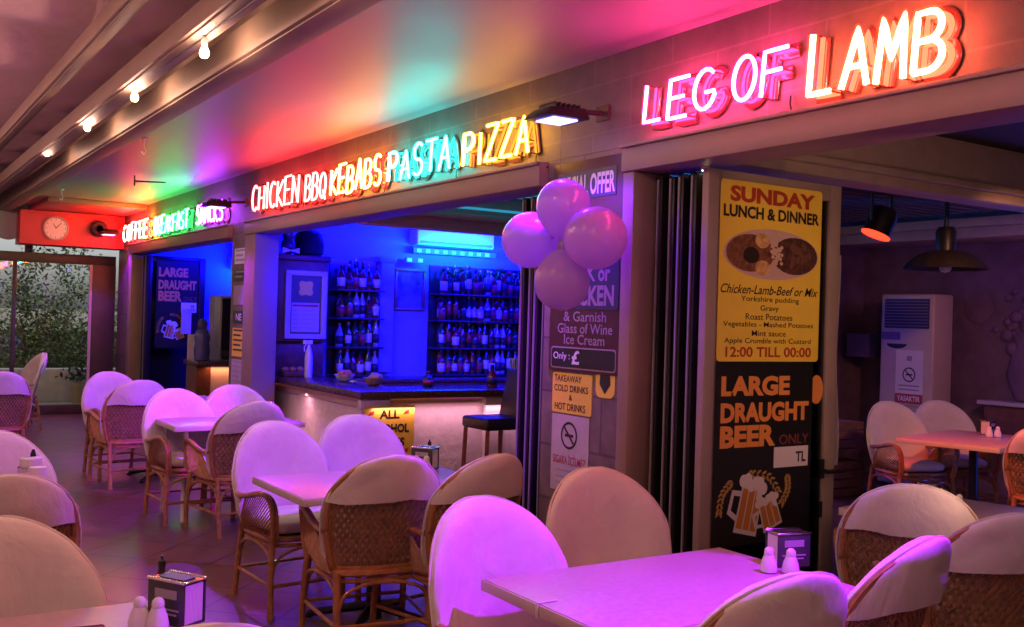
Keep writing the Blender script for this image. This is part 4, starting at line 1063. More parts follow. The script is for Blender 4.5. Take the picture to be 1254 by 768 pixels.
# bar stools
def stool(x, y, rz, label):
    t = thing('bar_stool', label, 'bar stool', (x, y, 0), rz, group='dark high backed bar stools')
    ml = mat('black_leather', (.03, .02, .022), rough=.4, noise=.1, bump=.2, bscale=60); mwd = mat('red_brown_wood', (.25, .07, .03), rough=.4, noise=.2)
    MB().box(-.2, .2, -.21, .21, .66, .76).build('seat', ml, t, bevel=.025, seg=3)
    def bk(u, v):
        return (-.195 + .39 * u, .19 + .09 * v, .72 + .42 * v)
    b = MB(); b.add([(-.195, .17, .74), (.195, .17, .74), (.195, .22, .74), (-.195, .22, .74), (-.19, .25, 1.16), (.19, .25, 1.16), (.19, .295, 1.16), (-.19, .295, 1.16)], [(3, 2, 1, 0), (4, 5, 6, 7), (0, 1, 5, 4), (1, 2, 6, 5), (2, 3, 7, 6), (3, 0, 4, 7)])
    b.build('backrest', ml, t, bevel=.015, seg=3)
    for sx in (-1, 1):
        for sy in (-1, 1): MB().tube([(sx * .18, sy * .2, 0), (sx * .17, sy * .18, .66)], .022, 4).build('leg', mwd, t)
    b = MB(); b.tube([(-.18, -.195, .25), (.18, -.195, .25)], .014, 6).tube([(-.18, .195, .32), (.18, .195, .32)], .014, 6).tube([(-.178, -.19, .3), (-.178, .19, .3)], .014, 6).tube([(.178, -.19, .3), (.178, .19, .3)], .014, 6); b.build('footrest', mwd, t)
    return t
stool(4.62, 7.35, math.radians(-88), 'dark leather bar stool turned side on in front of the bar, the nearer one')
stool(5.02, 7.40, math.radians(-84), 'second dark bar stool just behind the first, partly hidden by the black door stack')

# bar ceiling cornice and slatted ceiling
tag(MB().box(3.56, 8.4, 7.75, 7.95, 2.36, 2.46).box(3.56, 8.4, 7.72, 7.98, 2.46, 2.52).box(3.56, 8.4, 7.76, 7.94, 2.52, 2.93).build('bar_cornice', M_corn, bevel=.01), 'cream cornice beam over the bar front', 'cornice')
cs = thing('slatted_ceiling', 'dark slatted ceiling in front of the bar with blue green glints', 'ceiling panel', (5, 6, 2.7), base=True)
b = MB()
for i in range(22): b.box(3.6, 8.3, 4.75 + i * .135, 4.83 + i * .135, 2.66, 2.69)
b.build('slat', mat('dark_gloss_slat', (.06, .06, .07), rough=.25), cs, bevel=.004)
BLUE = (.004, .002, 1.)
def led_bar(name, label, x0, x1, y0, y1, z0, z1, col, strength, power, target, size, sizey, lcol=None):
    t = thing(name, label, 'light strip', ((x0 + x1) / 2, (y0 + y1) / 2, z0), base=True, group='led strips inside the bar')
    MB().box(x0, x1, y0, y1, z0, z1).build('diffuser', emat(name + '_glow_' + cat_key(col), col, strength), t)
    lamp('AREA', 'led_lamp', t, ((x0 + x1) / 2, (y0 + y1) / 2, z0 - .02), power, lcol or col, target, size, sizey)
    return t
led_bar('ceiling_led', 'blue led strip hidden behind the bar cornice', 3.9, 8.0, 8.0, 8.04, 2.40, 2.43, BLUE, 4, 420, (5.9, 10.5, 1.5), 4.0, .1)
led_bar('shelf_led', 'blue led strip along the top of the bar wall', 4.0, 8.6, 10.2, 10.22, 2.66, 2.68, BLUE, 4, 200, (6.3, 10.4, 1.4), 4.4, .05)
led_bar('slat_led', 'blue green led strip at the edge of the slatted ceiling', 4.0, 7.6, 7.66, 7.69, 2.55, 2.57, (.05, .5, .8), .5, 5, (5.8, 6, 2.9), 3.6, .05)
# cyan lit wall air conditioner
ac = thing('air_conditioner', 'wall air conditioner glowing turquoise above the bar shelves', 'air conditioner', (5.9, 10.4, 2.4), base=True)
MB().box(5.38, 6.42, 10.33, 10.545, 2.42, 2.60).build('ac_body', mat('ac_white', (.75, .76, .76), rough=.4), ac, bevel=.02, seg=3)
MB().box(5.42, 6.38, 10.318, 10.328, 2.435, 2.46).build('air_vent', M_gry, ac)
lamp('AREA', 'ac_led', ac, (5.9, 10.1, 2.33), 5.5, (.02, .75, 1), (5.9, 10.35, 2.55), 1.0, .04)
fs_ = thing('light_squares', 'row of small glowing turquoise squares under the wall air conditioner', 'light strip', (5.8, 10.3, 2.34), base=True)
b = MB()
sq = [(5.42 + i * .115, 2.335) for i in range(9)] + [(5.30, 2.22), (5.44, 2.22)]
for x, z in sq: MB().box(x, x + .055, 10.40, 10.41, z, z + .042).build('lit_square', emat('turquoise_squares', (.05, .6, 1.), 1.6), fs_)
MB().box(5.38, 6.5, 10.412, 10.44, 2.325, 2.388).box(5.28, 5.52, 10.412, 10.44, 2.21, 2.27).build('backing_rail', M_wall_bluelit, fs_)

# shelves and bottles
M_shelf = mat('dark_shelf', (.03, .025, .03), rough=.3)
def shelf_unit(x0, x1, levels, label):
    t = thing('bottle_shelf', label, 'shelf', ((x0 + x1) / 2, 10.4, 0), base=True, group='back bar shelves')
    MB().box(x0, x1, 10.52, 10.548, .9, 2.2).build('back_panel', mat('dark_mirror', (.05, .05, .07), rough=.12, metal=.4), t)
    for z in levels: MB().box(x0, x1, 10.27, 10.519, z - .02, z).build('shelf_board', M_shelf, t, bevel=.003)
    return t
LV = [.93, 1.24, 1.56, 1.87]
shelf_unit(4.40, 4.97, LV, 'narrow left bottle shelf on the blue bar wall')
shelf_unit(5.66, 7.02, LV, 'wide middle bottle shelf on the blue bar wall')
shelf_unit(7.42, 8.36, LV, 'right bottle shelf, mostly behind the black door stack')
def bottle_mesh(kind, glass, lab, capm):
    b = MB()
    if kind == 0: pr = [(.034, 0), (.038, .006), (.038, .16), (.016, .21), (.014, .27)]; lz = (.04, .13, .0388)
    elif kind == 1: pr = [(.042, 0), (.046, .008), (.047, .14), (.03, .185), (.015, .2), (.014, .25)]; lz = (.03, .12, .0478)
    elif kind == 2: pr = [(.03, 0), (.033, .006), (.033, .2), (.014, .24), (.012, .29)]; lz = (.06, .16, .0338)
    else: pr = [(.046, 0), (.05, .006), (.046, .11), (.02, .15), (.016, .2)]; lz = (.03, .09, .051)
    b.cur = 0; b.lathe(pr, n=14)
    b.cur = 1; b.lathe([(lz[2], lz[0]), (lz[2], lz[1])], n=14)
    b.cur = 2; top = pr[-1]; b.lathe([(top[0] + .003, top[1] - .03), (top[0] + .003, top[1] + .012)], n=10)
    me = bpy.data.meshes.new('bottle'); me.from_pydata(b.v, [], b.f)
    for m in (glass, lab, capm): me.materials.append(m)
    for p, k in zip(me.polygons, b.mi): p.material_index = k; p.use_smooth = len(p.vertices) == 4
    return me
GL = [mat('bottle_' + k, c, rough=.07, spec=.7, coat=.6) for k, c in (('green', (.02, .07, .03)), ('amber', (.16, .06, .015)), ('clear', (.32, .34, .36)), ('dark', (.015, .012, .015)), ('red', (.2, .02, .02)))]
LB = [mat('bottle_label_' + k, c, rough=.5) for k, c in (('white', (.75, .73, .7)), ('cream', (.6, .5, .33)), ('black', (.03, .03, .03)), ('red', (.4, .05, .04)))]
CP = [mat('bottle_cap_' + k, c, rough=.3, metal=.6) for k, c in (('gold', (.6, .42, .12)), ('black', (.03, .03, .03)), ('red', (.45, .04, .03)))]
PROTO = []
kinds_w = ['slim', 'round', 'tall', 'squat']; gl_w = ['green', 'amber', 'clear', 'dark', 'red']; lb_w = ['white', 'cream', 'black', 'red']
rb_ = random.Random(11)
for i in range(14):
    k, g, l_, c = rb_.randrange(4), rb_.randrange(5), rb_.choice([0, 1, 2, 2, 3]), rb_.randrange(3)
    PROTO.append((bottle_mesh(k, GL[g], LB[l_], CP[c]), '%s %s bottle with a %s label' % (kinds_w[k], gl_w[g], lb_w[l_])))
lvn = ['bottom', 'second', 'third', 'top']
for x0, x1, un in ((4.42, 4.96, 'narrow left shelf'), (5.69, 7.0, 'wide middle shelf'), (7.45, 8.1, 'right shelf')):
    for li, z in enumerate(LV):
        x = x0 + .045
        while x < x1 - .03:
            me, lb_ = PROTO[rb_.randrange(14)]
            o = bpy.data.objects.new('bottle', me); C.objects.link(o)
            o.scale = (.95, .95, rb_.uniform(.95, 1.2)); o.location = (x, 10.335 + rb_.uniform(-.02, .02), z + .0005); o.rotation_euler = (0, 0, rb_.uniform(-.6, .6))
            tag(o, '%s, front row, %s board, %s' % (lb_, lvn[li], un), 'bottle', 'bottles on the back bar shelves')
            me2, lb2 = PROTO[rb_.randrange(14)]
            if rb_.random() < .75:
                o2 = bpy.data.objects.new('bottle', me2); C.objects.link(o2); o2.location = (x + .042, 10.45, z + .0005); o2.scale = (.9, .9, rb_.uniform(1.0, 1.25))
                tag(o2, '%s, back row, %s board, %s' % (lb2, lvn[li], un), 'bottle', 'bottles on the back bar shelves')
            x += rb_.uniform(.074, .094)
# framed mirrors on the bar wall
def frame_pic(x0, x1, z0, z1, label):
    t = thing('picture_frame', label, 'picture frame', ((x0 + x1) / 2, 10.5, z0), base=True, group='gilt frames on the bar wall')
    b = MB(); w_ = .03
    b.box(x0, x1, 10.50, 10.54, z0, z0 + w_).box(x0, x1, 10.50, 10.54, z1 - w_, z1).box(x0, x0 + w_, 10.50, 10.54, z0 + w_, z1 - w_).box(x1 - w_, x1, 10.50, 10.54, z0 + w_, z1 - w_)
    b.build('gilt_frame', mat('gilt', (.4, .2, .08), rough=.35, metal=.5), t, bevel=.006)
    MB().box(x0 + w_, x1 - w_, 10.52, 10.53, z0 + w_, z1 - w_).build('picture', mat('dark_print', (.12, .12, .2), rough=.2, noise=.8, nscale=9), t)
frame_pic(5.20, 5.60, 1.66, 2.14, 'gilt picture frame on the bar wall left of the wide bottle shelf')
frame_pic(7.05, 7.36, 1.62, 2.1, 'gilt picture frame on the bar wall right of the wide bottle shelf')
MB_p = MB().box(4.99, 5.16, 10.44, 10.549, .95, 2.2).box(4.97, 5.18, 10.43, 10.549, 2.2, 2.26)
tag(MB_p.build('wall_pilaster', M_wall_bluelit, bevel=.006), 'pale pilaster between the left bottle shelf and the gilt frame', 'pilaster')
bc = thing('back_counter', 'low counter under the bottle shelves', 'counter', (6.2, 10.2, 0), base=True)
MB().box(4.2, 8.3, 10.05, 10.548, .0, .86).build('cabinet', M_wood, bc); MB().box(4.18, 8.32, 10.02, 10.548, .862, .9).build('worktop', M_granite, bc, bevel=.005)

# wooden cabinet with the framed menu at the left end of the bar
cb = thing('wooden_cabinet', 'tall dark wooden cabinet with a framed menu at the left end of the bar', 'cabinet', (3.88, 10.1, 0), base=True)
MB().box(3.575, 4.14, 10.0, 10.48, .951, 1.30).box(3.575, 4.14, 9.93, 10.48, 1.302, 2.13).build('cabinet_body', M_wood, cb, bevel=.008)
MB().box(3.56, 4.16, 9.90, 10.49, 2.132, 2.19).build('cabinet_top', mat('burgundy_board', (.13, .03, .025), rough=.45, noise=.3), cb, bevel=.01)
fm = thing('framed_menu', 'pale framed menu with a yellow flower like picture on the wooden cabinet', 'framed menu', frame=((3.67, 9.925, 1.33), (1, 0, 0), (0, 0, 1)))
b = MB(); W_, H_ = .45, .70
b.box(0, W_, 0, .05, 0, .03).box(0, W_, H_ - .05, H_, 0, .03).box(0, .06, .05, H_ - .05, 0, .03).box(W_ - .06, W_, .05, H_ - .05, 0, .03); b.build('frame', mat('pale_frame', (.55, .48, .4), rough=.5), fm, bevel=.004)
MB().box(.06, W_ - .06, .05, H_ - .05, 0, .008).build('backing', mat('olive_card', (.10, .10, .05), rough=.5), fm)
MB().box(.075, W_ - .075, .07, .37, .0085, .011).build('menu_sheet', mat('menu_paper', (.55, .45, .42), rough=.6), fm)
b = MB(); b.box(.085, .365, .33, .352, .0115, .0125); b.build('heading_bar', M_red, fm)
b = MB()
for k in range(5): b.box(.09, .15, .285 - k * .045, .3 - k * .045, .0115, .0125).box(.18, .33, .288 - k * .045, .296 - k * .045, .0115, .0125)
b.build('small_print', M_gry, fm)
MB().prism([(.225 + (.08 - .014 * math.cos(4 * a)) * math.cos(a), .52 + (.08 - .014 * math.cos(4 * a)) * math.sin(a)) for a in [2 * PI * i / 40 for i in range(40)]], .0085, .011).prism(ell(.225, .52, .025, .025, 16), .0112, .012).build('dish_picture', M_yel, fm)
pl_ = thing('price_list', 'column of small purple and cream price cards on the aisle side of the wooden cabinet', 'price list', frame=((3.555, 10.42, 1.33), (0, -1, 0), (0, 0, 1)))
for k, (m, hgt) in enumerate(((M_wht, .13), (M_yel, .1), (M_wht, .1), (M_wht, .22), (M_yel, .12))):
    z_ = [0, .14, .25, .36, .59][k]; MB().box(.04, .44, z_, z_ + hgt, 0, .006).build('card', m, pl_)
# dark bag and owl on the cabinet
bg_ = thing('black_helmet', 'rounded black case on top of the wooden cabinet beside the owl', 'case', (4.02, 10.2, 2.191))
MB().lathe([(.12, 0), (.17, .03), (.18, .12), (.15, .24), (.09, .28), (.001, .285)], n=24, sx=.9).build('case_body', mat('black_fabric', (.015, .015, .02), rough=.8, noise=.2), bg_, smooth=True)
ow = thing('owl_figurine', 'dark owl figurine with a white bow on top of the wooden cabinet', 'figurine', (3.72, 10.0, 2.191))
b = MB(); b.ball((0, 0, .09), .075, sy=.8, sz=1.2); b.ball((0, -.01, .2), .065, sy=.85); b.lathe([(.02, .24), (.001, .285)], (-.04, -.01, 0), n=8); b.lathe([(.02, .24), (.001, .285)], (.04, -.01, 0), n=8)
b.build('owl_body', mat('dark_ceramic', (.09, .06, .06), rough=.35, noise=.4, nscale=30), ow, smooth=True)
for s_ in (-1, 1):
    MB().ball((s_ * .026, -.06, .212), .019, 12, 8).build('eye', mat('eye_white', (.5, .45, .42), rough=.3), ow, smooth=True)
MB().prism([(-.09, -.01), (-.09, .05), (0, .025), (.09, .05), (.09, -.01), (0, .015)], 0, .02).build('bow', M_wht, ow).matrix_basis = Matrix(((1, 0, 0, 0), (0, 0, -1, -.07), (0, 1, 0, .02), (0, 0, 0, 1)))
# on the counter
sb = thing('spray_bottle', 'white spray bottle standing on the left end of the bar', 'spray bottle', (3.82, 9.6, .951))
MB().lathe([(.035, 0), (.04, .01), (.04, .2), (.03, .27), (.016, .31), (.015, .33)], n=18).build('bottle_body', M_white, sb, smooth=True)
b = MB(); b.box(-.06, .035, -.014, .014, .335, .375); b.tube([(-.03, 0, .335), (-.05, 0, .30), (-.045, 0, .26)], .007, 6); b.build('trigger_head', M_white, sb, bevel=.004)
def bowl(x, y, m, label, fruit):
    t = thing('bowl', label, 'bowl', (x, y, .951), group='bowls on the bar')
    MB().lathe([(.04, 0), (.07, .02), (.1, .07), (.096, .07), (.065, .025), (.01, .012)], n=20).build('bowl_body', m, t, smooth=True)
    r = random.Random(int(x * 100))
    b = MB()
    for i in range(9): b.ball((r.uniform(-.05, .05), r.uniform(-.05, .05), .06 + r.uniform(0, .025)), .03, 10, 7)
    b.build('contents', fruit, t, smooth=True)
bowl(3.95, 9.0, M_white, 'bowl of orange fruit on the bar near the spray bottle', mat('orange_fruit', (.7, .22, .04), rough=.5))
bowl(4.02, 8.5, mat('clay_bowl', (.5, .33, .25), rough=.5), 'clay bowl with pale contents in the middle of the bar top', mat('nuts', (.5, .35, .22), rough=.7))
sj = thing('straw_jar', 'glass jar of green and yellow straws on the bar', 'jar', (5.35, 8.15, .951))
MB().lathe([(.05, 0), (.055, .005), (.055, .13), (.052, .13), (.05, .01)], n=16).build('jar_body', mat('jar_glass', (.3, .32, .35), rough=.1, spec=.7), sj, smooth=True)
b = MB(); r = random.Random(5)
for i in range(26): a = r.uniform(0, 2 * PI); q = r.uniform(0, .04); b.cur = i % 2; b.tube([(q * math.cos(a), q * math.sin(a), .01), (1.7 * q * math.cos(a + .4), 1.7 * q * math.sin(a + .4), .27)], .005, 5)
b.build('straws', [mat('green_straw', (.15, .6, .1), rough=.4), mat('yellow_straw', (.8, .6, .08), rough=.4)], sj)
for i, (x, y, lab) in enumerate(((5.02, 8.05, 'bottle with a pale label standing on the bar just left of the straws'), (4.45, 8.25, 'small dark bottle standing alone on the bar top'), (5.65, 8.2, 'bottle on the bar just right of the straws'))):
    o = bpy.data.objects.new('bottle', PROTO[i * 3][0]); C.objects.link(o); o.location = (x, y, .951); o.scale = (1, 1, .55 if i == 1 else 1); tag(o, lab, 'bottle')
tr = thing('tray', 'low wooden tray with breads at the left end of the bar behind the spray bottle', 'tray', (3.75, 9.85, .951))
MB().box(-.12, .2, -.09, .09, 0, .05).build('tray_body', M_wood, tr, bevel=.006)
b = MB()
for i in range(4): b.ball((-.08 + i * .08, 0, .07), .04, 10, 7, sz=.7)
b.build('breads', mat('bread', (.5, .26, .1), rough=.8), tr, smooth=True)

# ================================================================== FAR SNACK COUNTER
sn = thing('snack_counter', 'far snack counter with a dark top and pale front beyond the narrow pillar', 'counter', (4.5, 12.9, 0), base=True)
MB().box(3.55, 5.6, 12.55, 13.2, .90, .96).build('countertop', M_granite, sn, bevel=.01)
MB().box(3.75, 5.6, 12.65, 13.1, 0, .898).build('front_panel', mat('pale_tile_front', (.6, .5, .46), rough=.5, noise=.08), sn)
MB().box(3.57, 3.745, 12.65, 13.1, 0, .898).build('end_panel', M_wood, sn)
lamp('AREA', 'counter_led', sn, (4.4, 12.6, .88), 3.5, (1, .3, .12), (4.4, 12.7, .3), 1.4, .03)
fd_ = thing('display_fridge', 'black glass fronted fridge with a grey side on the far snack counter', 'fridge', (4.0, 12.95, .961))
MB().box(-.14, .46, -.25, .22, .0, .82).build('fridge_body', mat('grey_steel_side', (.32, .33, .33), rough=.4, metal=.2), fd_, bevel=.01)
MB().box(-.12, .44, -.268, -.252, .03, .79).build('glass_door', mat('black_glass', (.01, .01, .012), rough=.12), fd_, bevel=.004)
MB().box(-.12, .44, -.29, -.27, .02, .14).build('lower_tray', M_black, fd_, bevel=.01)
jg = thing('water_jug', 'blue tinted glass dispenser on the far snack counter left of the fridge', 'jug', (3.66, 12.75, .961))
MB().lathe([(.07, 0), (.09, .01), (.1, .14), (.085, .22), (.1, .3), (.07, .38), (.045, .4)], n=20).build('jug_body', mat('blue_glass', (.08, .10, .3), rough=.1, spec=.8), jg, smooth=True)
MB().lathe([(.05, .4), (.055, .43), (.06, .47), (.03, .52), (.001, .53)], n=16).build('lid', mat('blue_lid', (.06, .07, .2), rough=.2), jg, smooth=True)
cd = thing('menu_card', 'white card standing at the left end of the far snack counter', 'card', (3.58, 13.0, .961))
MB().box(-.03, .06, -.01, .01, 0, .32).build('card', M_white, cd)
tag(MB().box(3.86, 4.0, 14.5, 14.515, 1.25, 1.6).build('wall_notice', mat('cream_paper', (.55, .48, .38), rough=.7)), 'cream paper notice behind the far snack counter beside the dark poster', 'notice')
snl = thing('ceiling_led', 'blue led strip over the far snack counter', 'light strip', (4.8, 13.4, 2.7), base=True)
MB().box(4.0, 5.6, 13.4, 13.44, 2.7, 2.72).build('diffuser', emat('ceiling_led_glow_' + cat_key(BLUE), BLUE, 4), snl)
lamp('AREA', 'led_lamp', snl, (4.7, 13.4, 2.66), 140, BLUE, (4.7, 15.2, 1.6), 1.4, .06)
ac2 = thing('air_conditioner', 'turquoise glowing wall air conditioner over the far snack counter', 'air conditioner', (5.0, 15.1, 2.2), base=True)
MB().box(4.72, 5.6, 15.02, 15.245, 2.22, 2.42).build('ac_body', MATS['ac_white'], ac2, bevel=.03, seg=3)
MB().box(4.75, 5.57, 15.008, 15.018, 2.24, 2.265).build('air_vent', M_gry, ac2)
lamp('AREA', 'ac_led', ac2, (5.1, 14.8, 2.1), 3.5, (.02, .6, 1), (5.1, 15.1, 2.4), .8, .04)

# ================================================================== DINING ROOM
def cornice(name, y0, z0, label, x1=9.5, m=M_corn):
    b = MB(); b.box(3.56, x1, y0, y0 + .22, z0, z0 + .07).box(3.56, x1, y0 - .03, y0 + .25, z0 + .07, z0 + .12).box(3.56, x1, y0 + .02, y0 + .2, z0 + .12, 2.93)
    return tag(b.build(name, m, bevel=.012), label, 'cornice')
cornice('room_cornice', 4.2, 2.53, 'cream cornice beam crossing the dining room above the lunch poster')
#cornice('room_cornice', 6.0, 2.42, 'second pinkish cornice beam deeper in the dining room', m=M_corn)
tag(MB().box(8.9, 9.498, -1.6, 7.4, 2.5, 2.60).box(8.86, 9.0, -1.6, 7.4, 2.602, 2.69).build('room_cornice', M_corn, bevel=.01), 'pale cornice along the far wall of the dining room', 'cornice')
cl_ = thing('cornice_fill_strip', 'unseen warm light strip added on the back of the dining room header', 'light strip', (3.6, 2, 2.6), base=True)  # out of sight, added to warm the cornice and the room
MB().box(3.562, 3.58, .4, 3.8, 2.55, 2.565).build('diffuser', emat('warm_strip', (1, .6, .3), 2.2), cl_)
lamp('AREA', 'strip_lamp', cl_, (3.6, 2.1, 2.557), 13.0, (1, .5, .36), (5.2, 3.3, 2.76), .03, 3.3)
bt = thing('tray_led', 'blue light strip in the ceiling tray of the dining room', 'light strip', (7.5, 5.9, 2.8), base=True)
MB().box(9.1, 9.12, 0, 7.3, 2.605, 2.62).build('diffuser', emat('tray_blue', (.04, .25, 1), 2.), bt)
lamp('AREA', 'tray_lamp', bt, (9.15, 4.5, 2.64), 18, (.02, .10, 1), (8.6, 4.5, 2.93), .06, 5.5)
tray = MB()
for i in range(24): tray.box(4.4, 9.45, 4.5 + i * .105, 4.56 + i * .105, 2.86, 2.89)
tag(tray.build('tray_ceiling', mat('gloss_tray_slat', (.2, .2, .22), rough=.3)), 'ribbed blue lit ceiling tray of the dining room', 'ceiling panel')
pr = thing('stage_spotlight', 'black spotlight with a glowing red rim hanging in the dining room', 'spotlight', (6.1, 4.62, 2.4), base=True)
b = MB(); b.lathe([(.045, .2), (.08, .19), (.098, .13), (.095, .07), (.1, 0), (.09, -.008)], (6.1, 4.62, 2.27), n=20); TL_ = Matrix.Translation((6.1, 4.62, 2.37)) @ Matrix.Rotation(math.radians(-22), 4, Vector((.84, -.54, 0)).cross(Vector((0, 0, 1)))) @ Matrix.Translation((-6.1, -4.62, -2.37))
b.build('can', M_black, pr, smooth=True).matrix_basis = TL_
b = MB(); b.tube([(5.995, 4.62, 2.37), (5.995, 4.62, 2.56), (6.205, 4.62, 2.56), (6.205, 4.62, 2.37)], .012, 6).tube([(6.1, 4.62, 2.56), (6.1, 4.62, 2.86)], .015, 6); b.build('yoke', M_black, pr)
b = MB(); b.lathe([(.097, .002), (.104, -.003), (.1, -.013), (.085, -.01)], (6.1, 4.62, 2.27), n=24); b.build('lens', emat('red_lens', (1, .03, .012), 4.), pr, smooth=True).matrix_basis = TL_
lamp('SPOT', 'red_lamp', pr, (6.1, 4.62, 2.19), 120, (1, .08, .05), (7.5, 4.5, .4), .05, spot=60, blend=.5)
pr2 = thing('stage_spotlight', 'second black spotlight further right in the dining room', 'spotlight', (8.4, 4.0, 2.5), base=True)
b = MB(); b.lathe([(.06, .24), (.10, .22), (.11, .1), (.12, 0), (.1, -.01)], (8.4, 4.0, 2.35), n=20); b.tube([(8.4, 4, 2.58), (8.4, 4, 2.93)], .014, 6); b.build('can', M_black, pr2, smooth=True)
b = MB(); b.lathe([(.001, -.012), (.1, -.012), (.1, -.01)], (8.4, 4.0, 2.35), n=20); b.build('lens', emat('violet_lens', (.3, .08, 1), 3.), pr2)
lamp('SPOT', 'violet_lamp', pr2, (8.4, 4.0, 2.32), 24, (.45, .12, 1), (9.5, 6.2, 1.3), .08, spot=110, blend=.6)
pr3 = thing('stage_spotlight', 'amber spotlight under the first cornice of the dining room', 'spotlight', (7.0, 3.6, 2.6), base=True)
b = MB(); b.lathe([(.05, .2), (.08, .19), (.09, 0), (.08, -.01)], (6.2, 3.2, 2.6), n=18); b.tube([(6.2, 3.2, 2.8), (6.2, 3.2, 2.93)], .014, 6); b.build('can', M_black, pr3, smooth=True)
b = MB(); b.lathe([(.001, -.012), (.075, -.012), (.078, -.01)], (6.2, 3.2, 2.6), n=18); b.build('lens', emat('amber_lens', (1, .35, .12), 3.), pr3)
lamp('SPOT', 'amber_lamp', pr3, (6.2, 3.2, 2.57), 140, (1, .38, .22), (8.1, 5.6, .8), .08, spot=72, blend=.8)

fa_ = thing('pendant_lamp', 'dark woven pendant shade above the floor air conditioner', 'pendant lamp', (7.4, 4.95, 2.2), base=True)
cx, cy_ = 7.35, 4.95
b = MB(); b.lathe([(.02, .2), (.02, .68)], (cx, cy_, 2.24), n=10); b.lathe([(.075, .0), (.08, .16), (.06, .2)], (cx, cy_, 2.24), n=16); b.build('ceiling_rod', M_black, fa_, smooth=True)
def shade(u, v):
    a = 2 * PI * u; r_ = .07 + .25 * v ** .75; k = 1 + .02 * math.sin(a * 14)
    return (cx + r_ * k * math.cos(a), cy_ + r_ * k * math.sin(a), 2.25 - .04 * v - .11 * v ** 2.2)
MB().grid(shade, 84, 10).build('lamp_shade', mat('dark_woven_shade', (.018, .012, .012), rough=.7, noise=.5, nscale=40, bump=.6, bscale=50), fa_, smooth=True)
MB().lathe([(.001, -.05), (.04, -.035), (.05, 0), (.03, .05)], (cx, cy_, 2.12), n=16).build('lamp_glass', mat('milky_glass', (.7, .65, .6), rough=.3), fa_, smooth=True)

fa2 = thing('floor_air_conditioner', 'tall white floor standing air conditioner with a no smoking notice', 'air conditioner', frame=((9.0, 6.79, 0), (0, -1, 0), (0, 0, 1)))
M_acw = mat('cream_enamel', (.58, .49, .40), rough=.35, noise=.04)
MB().box(0, .62, .02, 1.97, -.32, 0).build('ac_body', M_acw, fa2, bevel=.02, seg=3)
MB().box(.05, .57, 1.62, 1.92, .001, .006).build('grille_recess', M_blk, fa2)
b = MB()
for i in range(9): b.box(.055, .565, 1.64 + i * .031, 1.652 + i * .031, .007, .02)
b.build('grille', mat('grille_slat', (.2, .15, .12), rough=.4), fa2)
b = MB(); b.prism([(.02, 1.5), (.24, 1.5), (.24, 1.58), (.02, 1.58)], .001, .003); b.build('energy_label', mat('violet_label', (.16, .1, .35), rough=.5), fa2)
MB().prism([(.2 + .12 * math.cos(a), 1.46 + .05 * math.sin(a)) for a in [PI + PI * i / 14 for i in range(15)]], .001, .004).build('control_panel', M_blk, fa2)
b = MB()
for i in range(10): b.box(.1, .52, .42 + i * .045, .43 + i * .045, .001, .004)
b.build('lower_louvre', M_gry, fa2)
nt_ = thing('smoking_notice', 'white and red no smoking notice stuck on the floor air conditioner', 'notice', frame=((8.995, 6.79, 0), (0, -1, 0), (0, 0, 1)))
MB().box(.20, .52, .86, 1.40, .001, .004).build('sheet', M_wht, nt_)
MB().box(.20, .52, .86, .955, .0045, .006).build('red_band', M_red, nt_)
text('YASAKTIR', .225, .88, .495, .935, M_wht, nt_, z=.0068, bold=.03)
ring_sign(nt_, .36, 1.15, .075, .0055)
b = MB(); b.box(.24, .48, 1.03, 1.045, .0045, .0055).box(.24, .48, .99, 1.005, .0045, .0055).box(.33, .39, 1.29, 1.34, .0045, .0055); b.build('small_print', M_gry, nt_)
tag(MB().box(9.1, 9.35, 7.0, 7.3, 1.3, 1.55).build('wall_screen', mat('violet_screen', (.12, .08, .3), rough=.4)), 'small violet lit square on the dark wall left of the floor air conditioner', 'panel')
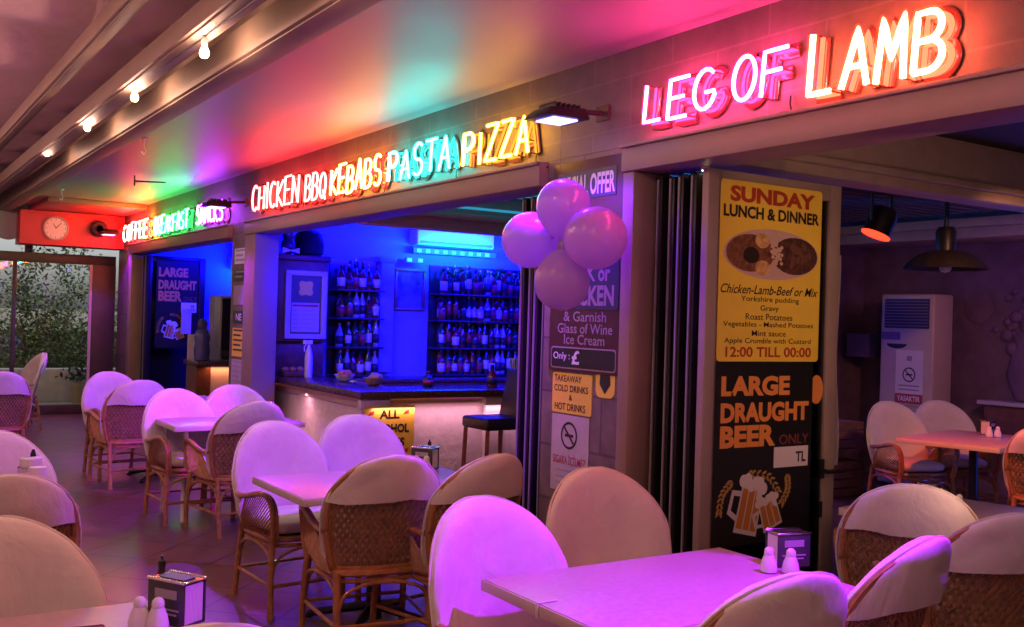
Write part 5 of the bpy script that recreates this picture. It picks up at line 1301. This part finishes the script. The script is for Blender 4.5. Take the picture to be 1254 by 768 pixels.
# crates, curtain, relief, wall shelf
for k, (y, z, lab) in enumerate(((6.2, 0, 'lower brown crate left of the orange chair'), (6.22, .37, 'upper brown crate left of the orange chair'))):
    t = thing('wooden_crate', lab, 'crate', (7.95, y + .35, z), group='brown crates')
    b = MB()
    for i in range(4): b.box(-.25, .25, -.22, -.2, .01 + i * .085, .08 + i * .085).box(-.25, -.23, -.198, .198, .01 + i * .085, .08 + i * .085).box(-.25, .25, .2, .22, .01 + i * .085, .08 + i * .085).box(.23, .25, -.198, .198, .01 + i * .085, .08 + i * .085)
    b.box(-.25, .25, -.2, .2, 0, .012); b.build('slats', mat('brown_crate_wood', (.22, .12, .06), rough=.7, noise=.3), t)
def curt(u, v):
    return (4.46 + .10 * u + .008 * math.sin(v * 9), 3.72 + .03 * math.sin(u * 22) + .01 * math.sin(v * 5), 2.0 - 1.15 * v)
cur = thing('rolled_curtain', 'gathered clear plastic curtain hanging beside the door edge', 'curtain', (4.5, 3.7, 2.0), base=True)
MB().grid(curt, 30, 20).build('plastic_folds', mat('milky_plastic', (.42, .38, .42), rough=.2, spec=.6), cur, smooth=True)
MB().tube(spline([(4.5, 3.72, 2.0), (4.55, 3.73, 2.12), (4.5, 3.74, 2.26), (4.46, 3.74, 2.38)]), .006, 6).build('tie_cord', M_white, cur)
rl = thing('wall_relief', 'plaster relief of a vase of flowers on the far dining wall', 'relief', frame=((9.498, 5.85, 0), (0, -1, 0), (0, 0, 1)))
b = MB(); r = random.Random(4)
b.lathe([(.05, .95), (.1, 1.05), (.15, 1.2), (.1, 1.4), (.06, 1.5), (.1, 1.58)], (.3, 0, 0), n=18)
b.v = [(x, z, y * .5) for (x, y, z) in b.v]
for i in range(26): b.ball((.3 + r.gauss(0, .13), 1.75 + r.gauss(0, .15), .01), r.uniform(.03, .07), 10, 7, sz=.6)
b.build('relief_body', M_room, rl, smooth=True)
dk = thing('wall_plate', 'round violet lit plate on the far dining wall', 'plate', frame=((9.498, 6.0, 1.85), (0, -1, 0), (0, 0, 1)))
MB().lathe([(.15, 0), (.155, .015), (.12, .02), (.001, .016)], n=28).build('plate_body', M_room, dk, smooth=True)
ws = thing('wall_shelf', 'narrow violet lit shelf on the far dining wall above the table', 'shelf', (9.4, 5.3, .93), base=True)
MB().box(9.25, 9.498, 4.8, 5.85, .90, .94).build('shelf_board', mat('pale_shelf', (.5, .45, .5), rough=.4), ws, bevel=.005)
MB().box(9.3, 9.498, 4.85, 5.8, .55, .89).build('shelf_cupboard', M_wood, ws)
